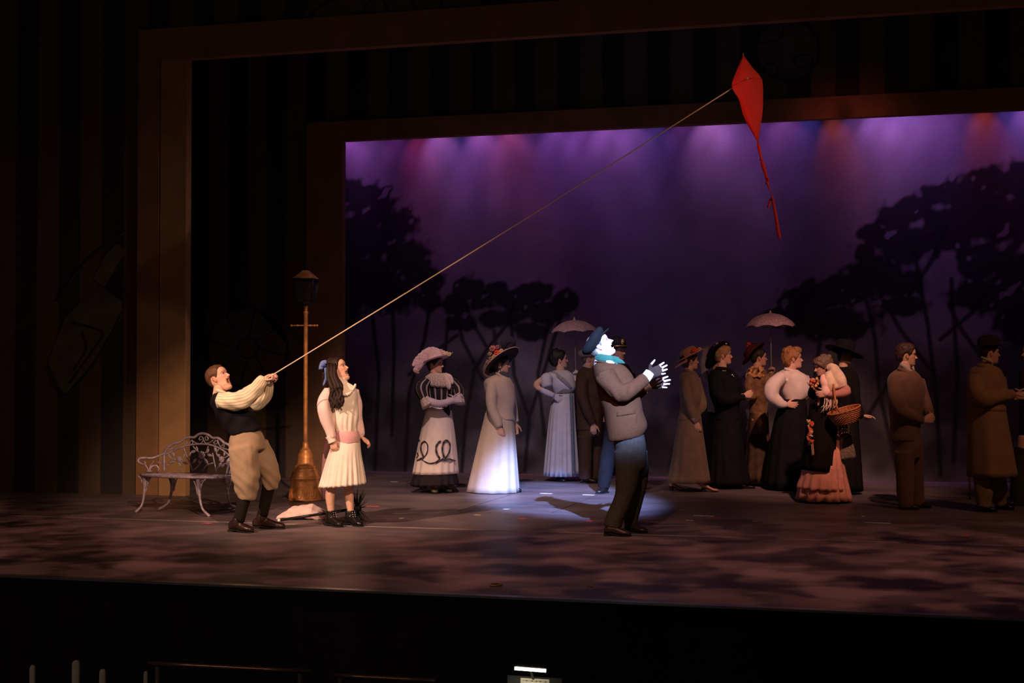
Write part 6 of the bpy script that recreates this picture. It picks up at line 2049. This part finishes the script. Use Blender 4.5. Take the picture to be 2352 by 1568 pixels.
N_.skirt('ruffle_tier', M_peach, [(1844, 1064, 1934, 1068, .235), (1838, 1095, 1936, 1098, .262), (1830, 1120, 1940, 1124, .288)], pleats=17, amp=.05, seed=24, ragged=.012, sub=4)
N_.part('lace_shawl_end', MB().tube([N_.p(1936, 960, .06), N_.p(1942, 1000, .10), N_.p(1946, 1030, .13), N_.p(1949, 1053, .14)], [.05, .062, .075, .078], n=22, sub=5, flat=.3, mod=lambda t, th: 1 + .05 * np.sin(th * 6 + t * 9)), cloth('spotted_lace', (.24, .17, .12), var=.9, nscale=90, bump=.9, bscale=120))
N_.shoe(1905, 1880, leather('black_shoe', (.012, .010, .010)), w=.04, h=.06, wh=.0, wt=.14)
N_.shoe(1945, 1918, leather('black_shoe', (.012, .010, .010)), w=.04, h=.06, wh=-.02, wt=.10)


def scrub(m):
    r = np.random.RandomState(2)
    for i in range(14):
        m.ball(N_.hp(-.36 + .08 * r.normal(), .2 * r.normal(), .55 + .16 * r.normal()), .030, nu=9, nv=6)


N_.hair(hairm('greybrown', (.14, .085, .055)), thick=.07, seed=53, rough=.024, back=.08, extra=scrub, line=[(0, .72), (.7, .62), (1.05, .50), (1.3, .40), (1.45, .36), (1.6, .40), (1.9, .32), (2.2, .15), (PI, .05)])

# basket hung on her arm
M_wick = mat('wicker', (.42, .145, .060), rough=.6, var=.35, nscale=40, bump=.3)
bc = N_.p(1939, 944, .32)
bk = empty('wicker_basket', bc - UP * .14, 'oval woven wicker basket hung over the flower seller\'s arm', 'basket')
bb = bc - UP * .14
ez = nrm(UP * .93 - RIGHT * .28 + TOW * .10)
ex, ey, ez = hat_axes(ez, RIGHT)
shell = MB()
prof = [(.090, -.125), (.110, -.122), (.135, -.08), (.158, -.03), (.170, .012)]
th = np.linspace(0, 2 * PI, 49)
for k in range(13):
    z = -.118 + k * .0108
    rr = np.interp(z, [p[1] for p in prof], [p[0] for p in prof])
    pts = [bc + (ex * math.cos(a) * 1.0 + ey * math.sin(a) * .78) * (rr + .004 * (1 if (int(i) + k) % 2 else -1)) + ez * z for i, a in enumerate(th)]
    obj('wicker_band', MB().tube(pts, .0062, n=6, sub=1), M_wick, bk, bb)
for q in range(24):
    a = q / 24 * 2 * PI
    obj('stake', MB().tube([bc + (ex * math.cos(a + .25 * t) + ey * .78 * math.sin(a + .25 * t)) * np.interp(t, [0, .5, 1], [.095, .142, .170]) + ez * np.interp(t, [0, .5, 1], [-.12, -.06, .012]) for t in (0, .25, .5, .75, 1)], .0055, n=5, sub=1), M_wick, bk, bb)
obj('rim', MB().tube([bc + (ex * math.cos(a) + ey * math.sin(a) * .78) * .171 + ez * .014 for a in th], .010, n=8, sub=1), M_wick, bk, bb)
obj('bottom', MB().loft([bc - ez * .126, bc - ez * .118], [ex * .092, ex * .095], [ey * .072, ey * .074], 24, 1), M_wick, bk, bb)
hp_ = N_.p(1913, 897, .26)
obj('handle', MB().tube([bc - ex * .06 + ey * .118 + ez * .01, bc - ex * .08 + ey * .10 + ez * .10, hp_ + UP * .055 + ey * .03, hp_ + UP * .055 - ey * .03, bc - ex * .08 - ey * .10 + ez * .10, bc - ex * .06 - ey * .118 + ez * .01], [.012, .011, .010, .010, .011, .012], n=8), M_wick, bk, bb)

# dried flowers hanging at her skirt and a posy in her hand
fb = on_skirt(N_, SKN, 1860, 975, .03)
fl = empty('dried_flowers', fb, 'bunch of dried red flowers hanging upside down on the black overskirt', 'flowers')
M_dred = mat('dried_red', (.55, .10, .05), rough=.85, var=.4, nscale=60)
M_dtan = mat('dried_tan', (.58, .32, .15), rough=.85, var=.4, nscale=60)
r_ = np.random.RandomState(20)
k = MB()
for i in range(7):
    k.tube([on_skirt(N_, SKN, 1863 + 2 * r_.normal(), 970, .03), on_skirt(N_, SKN, 1861 + 2 * r_.normal(), 1000, .035), on_skirt(N_, SKN, 1860 + 5 * r_.normal(), 1022, .035)], .0045, n=5)
for x in (1865, 1868):
    k.tube([on_skirt(N_, SKN, x - 2, 1010, .04), on_skirt(N_, SKN, x, 1030, .04), on_skirt(N_, SKN, x + 1, 1045, .04)], [.006, .006, .007], n=6)
obj('stems', k, M_dtan, fl, fb)
for i in range(12):
    c = on_skirt(N_, SKN, 1861 + 3 * float(np.clip(r_.normal(), -1, 1)) + (i % 3 - 1), 968 + i * 4.2, .045)
    obj('flower_head', MB().ball(c, .020, nu=8, nv=6).ball(c + RIGHT * .012 + UP * .01, .013, nu=8, nv=6).ball(c - RIGHT * .012 + UP * .012, .012, nu=8, nv=6), M_dred if i % 3 else M_dtan, fl, fb)
obj('ribbon_tie', MB().tube([on_skirt(N_, SKN, 1855, 1002, .055), on_skirt(N_, SKN, 1861, 1000, .065), on_skirt(N_, SKN, 1867, 1002, .055)], .008, n=6), cloth('pale_lace', (.76, .58, .52)), fl, fb)
pc = N_.p(1872, 880, .12)
po = empty('flower_posy', pc, 'small posy of brown and orange flowers held before the white blouse', 'flowers')
for i in range(14):
    d = r_.normal(size=3) * np.array([1, 1, 1])
    d /= np.linalg.norm(d)
    c = pc + RIGHT * d[0] * .045 + UP * d[2] * .05 + TOW * (d[1] * .03)
    obj('bloom', MB().ball(c, .018, nu=8, nv=6).ball(c + UP * .012, .012, nu=8, nv=6), (M_dred, M_dtan, mat('dried_brown', (.22, .11, .05), rough=.9))[i % 3], po, pc)
obj('stems', MB().tube([pc - UP * .01, pc - UP * .09 + RIGHT * .01], [.012, .010], n=8, sub=2), M_dtan, po, pc)

# ------------------------------------------------------------------ person in the broad black hat
Rw = Person(1946, 1133, 'shadowy person in broad black plumed hat behind the flower seller')
Rw.head(1938, 818, H=.205, yaw=10, pitch=2, neck=Rw.p(1936, 848))
VR = [(1922, 842, 1952, 842, .07), (1910, 856, 1966, 856, .16), (1908, 885, 1974, 885, .18), (1912, 930, 1972, 930, .17), (1914, 955, 1970, 955, .16)]
nR = [Rw.p(1960, 868, .12), Rw.p(1966, 915, .17), Rw.p(1978, 950, .16), Rw.p(1982, 955, .16)]
Rw.limbs([(nR, [.045, .04, .03, .026]), ([Rw.p(1936, 970, .07), Rw.p(1936, 1124, .06)], [.07, .035]), ([Rw.p(1948, 970, -.07), Rw.p(1948, 1124, -.06)], [.07, .035])], VR)
Rw.hand(Rw.p(1980, 954, .16), RIGHT - UP * .05, -UP, TOW, curl=.3, scale=.92)
Rw.body(SK_M)
M_blk2 = cloth('black_velvet', (.007, .006, .007), var=.3)
Rw.garment('coat', M_blk2, VR, [(nR, [.06, .055, .045, .038]), ([Rw.p(1916, 868, -.12), Rw.p(1912, 915, -.15)], [.06, .05])], seed=141)
Rw.skirt('skirt', M_blk2, [(1914, 945, 1970, 945, .16), (1908, 1030, 1976, 1030, .2), (1904, 1126, 1982, 1126, .24)], pleats=10, amp=.03, seed=25)
Rw.hair(hairm('grey3', (.07, .06, .06)), thick=.07, seed=54, rough=.02)
ex, ey, ez = hat_axes(UP * .9 + RIGHT * .32 + FWD * .1, RIGHT)
hc = Rw.p(1937, 806, .03)
hat = Rw.part('broad_black_hat', frame_lathe(MB(), hc, ex, ey, ez, [(.10, 0), (.16, -.006), (.222, -.01), (.215, .004), (.12, .016), (.112, .03), (.108, .10), (.065, .128), (.01, .132)], 40, mod=lambda t, th: 1 + .05 * np.sin(th * 3 + 2)), M_blk2)
for i in range(6):
    a = i / 6
    m = MB().tube([Rw.p(1915 + 4 * i, 800, .08), Rw.p(1905 + 3 * i, 815, .12), Rw.p(1898 + 5 * i, 835, .13), Rw.p(1902 + 5 * i, 848, .12)], [.012, .022, .02, .004], n=14, sub=4, flat=.6, mod=lambda t_, th: 1 + .2 * np.sin(th * 5 + t_ * 50))
    Rw.part('plume', m, cloth('grey_plume', (.018, .016, .018)), hat)
Rw.part('hat_buckle', MB().ball(hc + ez * .128 + TOW * .04, ex * .03, ey * .014, ez * .008), mat('dull_brass', (.5, .36, .2), rough=.35, metal=.7), hat)

# ------------------------------------------------------------------ man in brown suit
O = Person(2096, 1168, 'young man in brown suit with white collar and clasped hands')
O.head(2080, 818, H=.215, yaw=0, pitch=0, neck=O.p(2078, 850), nose=1.15)
VO = [(2060, 847, 2096, 847, .07), (2044, 860, 2112, 862, .175), (2040, 882, 2122, 886, .200), (2042, 920, 2122, 922, .190), (2045, 960, 2114, 960, .180), (2046, 1011, 2110, 1012, .190)]
nO = [O.p(2058, 872, .16), O.p(2058, 910, .22), O.p(2070, 942, .24), O.p(2100, 958, .22), O.p(2120, 965, .18)]
fO = [O.p(2108, 875, -.15), O.p(2124, 918, -.16), O.p(2136, 952, .0)]
lO = [[O.p(2076, 1005, .07), O.p(2078, 1100, .08), O.p(2080, 1160, .06)], [O.p(2098, 1005, -.07), O.p(2104, 1100, -.11), O.p(2107, 1156, -.14)]]
O.limbs([(nO, [.05, .048, .044, .035, .028]), (fO, [.05, .044, .028]), (lO[0], [.06, .055, .04]), (lO[1], [.06, .055, .04])], VO)
O.hand(O.p(2121, 965, .18), RIGHT + UP * .15, -TOW, UP, curl=.8, thumb_out=.4)
O.hand(O.p(2138, 954, .04), TOW * .8 - UP * .35 - RIGHT * .2, -RIGHT, UP, curl=.8)
O.body(SK_M)
M_osuit = cloth('brown_suit', (.16, .085, .055), var=.14)
O.garment('jacket', M_osuit, VO, [(nO, [.078, .072, .064, .052, .044]), (fO, [.07, .062, .044])], wr=.004, seed=151)
O.part('lapels', MB().tube([O.p(2062, 846, .06), O.p(2076, 852, .11), O.p(2092, 875, .15), O.p(2108, 908, .13)], [.014, .024, .026, .006], n=10, flat=.4).tube([O.p(2094, 850, -.03), O.p(2108, 870, .0), O.p(2116, 900, .04)], [.014, .022, .008], n=10, flat=.4), M_osuit)
O.part('shirt_collar', MB().tube([O.p(2068, 836, .05), O.p(2078, 842, .085), O.p(2090, 854, .085), O.p(2096, 864, .07)], [.014, .022, .024, .006], n=12, flat=.5).tube([O.p(2096, 842, .02), O.p(2100, 850, .03)], [.016, .006], n=10, flat=.5), cloth('dim_white', (.42, .36, .34)))
O.part('necktie', MB().tube([O.p(2100, 854, .05), O.p(2104, 866, .06), O.p(2108, 890, .05)], [.012, .016, .018], n=10, flat=.5), M_blk)
O.garment('trousers', M_osuit, [(2050, 1000, 2112, 1000, .17), (2053, 1030, 2117, 1030, .170), (2056, 1050, 2114, 1050, .16)], [([O.p(2077, 1035, .09), O.p(2079, 1100, .08), O.p(2081, 1164, .06)], [.105, .088, .074]), ([O.p(2100, 1035, -.09), O.p(2104, 1100, -.11), O.p(2107, 1158, -.14)], [.095, .080, .068])], wr=.004, seed=152)
O.shoe(2063, 2111, leather('dark_brown_shoe', (.035, .018, .013)), w=.046, h=.065, wh=.05, wt=.10)
O.shoe(2096, 2139, leather('dark_brown_shoe', (.035, .018, .013)), w=.046, h=.065, wh=-.16, wt=-.06)


def curls(m):
    r = np.random.RandomState(13)
    for i in range(24):
        a = r.uniform(-PI, PI)
        z = r.uniform(.80, 1.02)
        rr = .40 * math.sqrt(max(.05, 1.06 - z)) * 1.3
        m.ball(O.hp(rr * math.cos(a) - .02, rr * .8 * math.sin(a), z), .020, nu=8, nv=6)


O.hair(hairm('dark_curly', (.040, .018, .012)), thick=.06, top=.05, seed=55, rough=.02, extra=curls)

# ------------------------------------------------------------------ man in the trench coat
Pm = Person(2274, 1174, 'man in long tan trench coat and dark hat at the right')
Pm.head(2271, 812, H=.215, yaw=-6, pitch=0, neck=Pm.p(2266, 842))
VP = [(2246, 838, 2286, 840, .08), (2229, 850, 2298, 852, .185), (2222, 880, 2306, 884, .215), (2224, 915, 2306, 915, .205), (2227, 940, 2306, 942, .190)]
nP = [Pm.p(2243, 866, .17), Pm.p(2246, 902, .24), Pm.p(2268, 917, .25), Pm.p(2298, 911, .2), Pm.p(2328, 905, .14)]
fP = [Pm.p(2292, 868, -.16), Pm.p(2304, 905, -.2), Pm.p(2330, 908, -.1)]
lP = [[Pm.p(2258, 935, .07), Pm.p(2257, 1100, .07), Pm.p(2258, 1164, .05)], [Pm.p(2284, 935, -.07), Pm.p(2292, 1100, -.12), Pm.p(2298, 1160, -.18)]]
Pm.limbs([(nP, [.05, .048, .044, .034, .028]), (fP, [.05, .044, .028]), (lP[0], [.06, .055, .042]), (lP[1], [.06, .055, .042])], VP)
Pm.hand(Pm.p(2330, 905, .14), RIGHT, -UP, TOW, curl=.4)
Pm.hand(Pm.p(2332, 908, -.08), RIGHT, TOW, UP, curl=.5)
Pm.body(SK_M)
M_trench = cloth('tan_trench', (.26, .14, .07), var=.14)
Pm.garment('coat_top', M_trench, VP, [(nP, [.085, .088, .074, .058, .048]), (fP, [.08, .07, .046])], wr=.006, freq=14, seed=161)
Pm.skirt('coat_skirt', M_trench, [(2227, 926, 2306, 928, .195), (2224, 960, 2312, 962, .215), (2223, 1020, 2322, 1020, .25), (2223, 1094, 2334, 1091, .285)], pleats=8, amp=.025, seed=26)
Pm.part('belt', MB().loft(*Pm.secs([(2225, 930, 2308, 932, .203), (2225, 942, 2309, 944, .205)]), 30, 2), M_trench)
Pm.part('coat_collar', MB().tube([Pm.p(2246, 838, .07), Pm.p(2262, 842, .12), Pm.p(2284, 858, .14), Pm.p(2296, 880, .12)], [.018, .028, .03, .008], n=12, flat=.5), M_trench)
Pm.part('shirt_collar', MB().tube([Pm.p(2254, 820, .05), Pm.p(2266, 825, .085), Pm.p(2281, 832, .07)], [.010, .014, .008], n=10), cloth('dim_white', (.42, .36, .34)))
Pm.garment('trousers', cloth('mustard_trousers', (.20, .13, .060)), None, [([Pm.p(2256, 1040, .09), Pm.p(2257, 1100, .07), Pm.p(2258, 1163, .05)], [.095, .085, .078]), ([Pm.p(2286, 1040, -.09), Pm.p(2292, 1100, -.12), Pm.p(2298, 1158, -.18)], [.09, .08, .072])], wr=.007, seed=162)
Pm.shoe(2240, 2290, leather('black_shoe', (.012, .010, .010)), w=.048, h=.07, wh=.04, wt=.10)
Pm.shoe(2284, 2330, leather('black_shoe', (.012, .010, .010)), w=.048, h=.07, wh=-.20, wt=-.12)
Pm.hair(hairm('dark2', (.022, .014, .010)), thick=.035, seed=56)
ex, ey, ez = hat_axes(UP - RIGHT * .05, RIGHT)
hc = Pm.hp(-.02, 0, .80)
hat = Pm.part('felt_hat', frame_lathe(MB(), hc, ex * 1.1, ey * .92, ez, [(.09, 0), (.135, .004), (.142, .012), (.105, .010), (.100, .02), (.098, .06), (.085, .095), (.05, .11), (.01, .112)], 32), cloth('dark_felt', (.022, .016, .015), var=.25))

# cane standing behind him and the dark figure at the frame edge
ct, cb = U(2223, 985, 15.55), U(2228, 1142, 15.6)
cb = np.array([cb[0], cb[1], 0.004])
cane = empty('walking_cane', cb, 'thin brown walking cane standing behind the trench coat', 'cane')
obj('stick', MB().tube([cb + UP * .02, ct], [.010, .011], n=8, sub=2), mat('cane_wood', (.20, .085, .055), rough=.45), cane, cb)
obj('crook', MB().tube([ct - UP * .01, ct + UP * .05, ct + UP * .085 + RIGHT * .03, ct + UP * .075 + RIGHT * .07, ct + UP * .04 + RIGHT * .08], .011, n=8), mat('cane_wood', (.20, .085, .055)), cane, cb)
obj('ferrule', MB().tube([cb, cb + UP * .03], [.012, .012], n=8, sub=1), M_dark, cane, cb)

Q = Person(2388, 1160, 'dark coated person at the far right edge of the frame')
Q.head(2372, 812, H=.215, yaw=178, pitch=0, neck=Q.p(2378, 842))
VQ = [(2358, 840, 2396, 840, .08), (2344, 852, 2412, 852, .18), (2342, 885, 2418, 885, .20), (2344, 930, 2416, 930, .19), (2344, 1010, 2420, 1010, .20)]
nQ = [Q.p(2404, 868, .16), Q.p(2402, 905, .22), Q.p(2376, 912, .22), Q.p(2352, 909, .18)]
lQ = [[Q.p(2352, 1000, .09), Q.p(2340, 1100, .07), Q.p(2336, 1162, .05)], [Q.p(2390, 1000, -.09), Q.p(2392, 1160, -.08)]]
Q.limbs([(nQ, [.05, .046, .036, .028]), (lQ[0], [.06, .055, .042]), (lQ[1], [.06, .042])], VQ)
Q.hand(Q.p(2352, 909, .18), -RIGHT, TOW, UP, curl=.5)
Q.body(SK_M)
M_qc = cloth('dark_maroon', (.070, .022, .020))
Q.garment('coat', M_qc, VQ, [(nQ, [.075, .07, .056, .044])], seed=171)
Q.garment('trousers', cloth('dark_olive', (.035, .032, .020)), [(2346, 995, 2418, 995, .19), (2344, 1030, 2416, 1030, .19)], [([Q.p(2356, 1030, .09), Q.p(2342, 1100, .07), Q.p(2338, 1164, .05)], [.11, .095, .082]), (lQ[1], [.11, .085])], seed=172)
Q.shoe(2352, 2312, leather('black_shoe', (.012, .010, .010)), w=.046, h=.07, wh=.04, wt=.08)
Q.shoe(2400, 2366, leather('black_shoe', (.012, .010, .010)), w=.046, h=.07, wh=-.1, wt=-.06)
Q.hair(hairm('dark2', (.022, .014, .010)), thick=.035, seed=57)
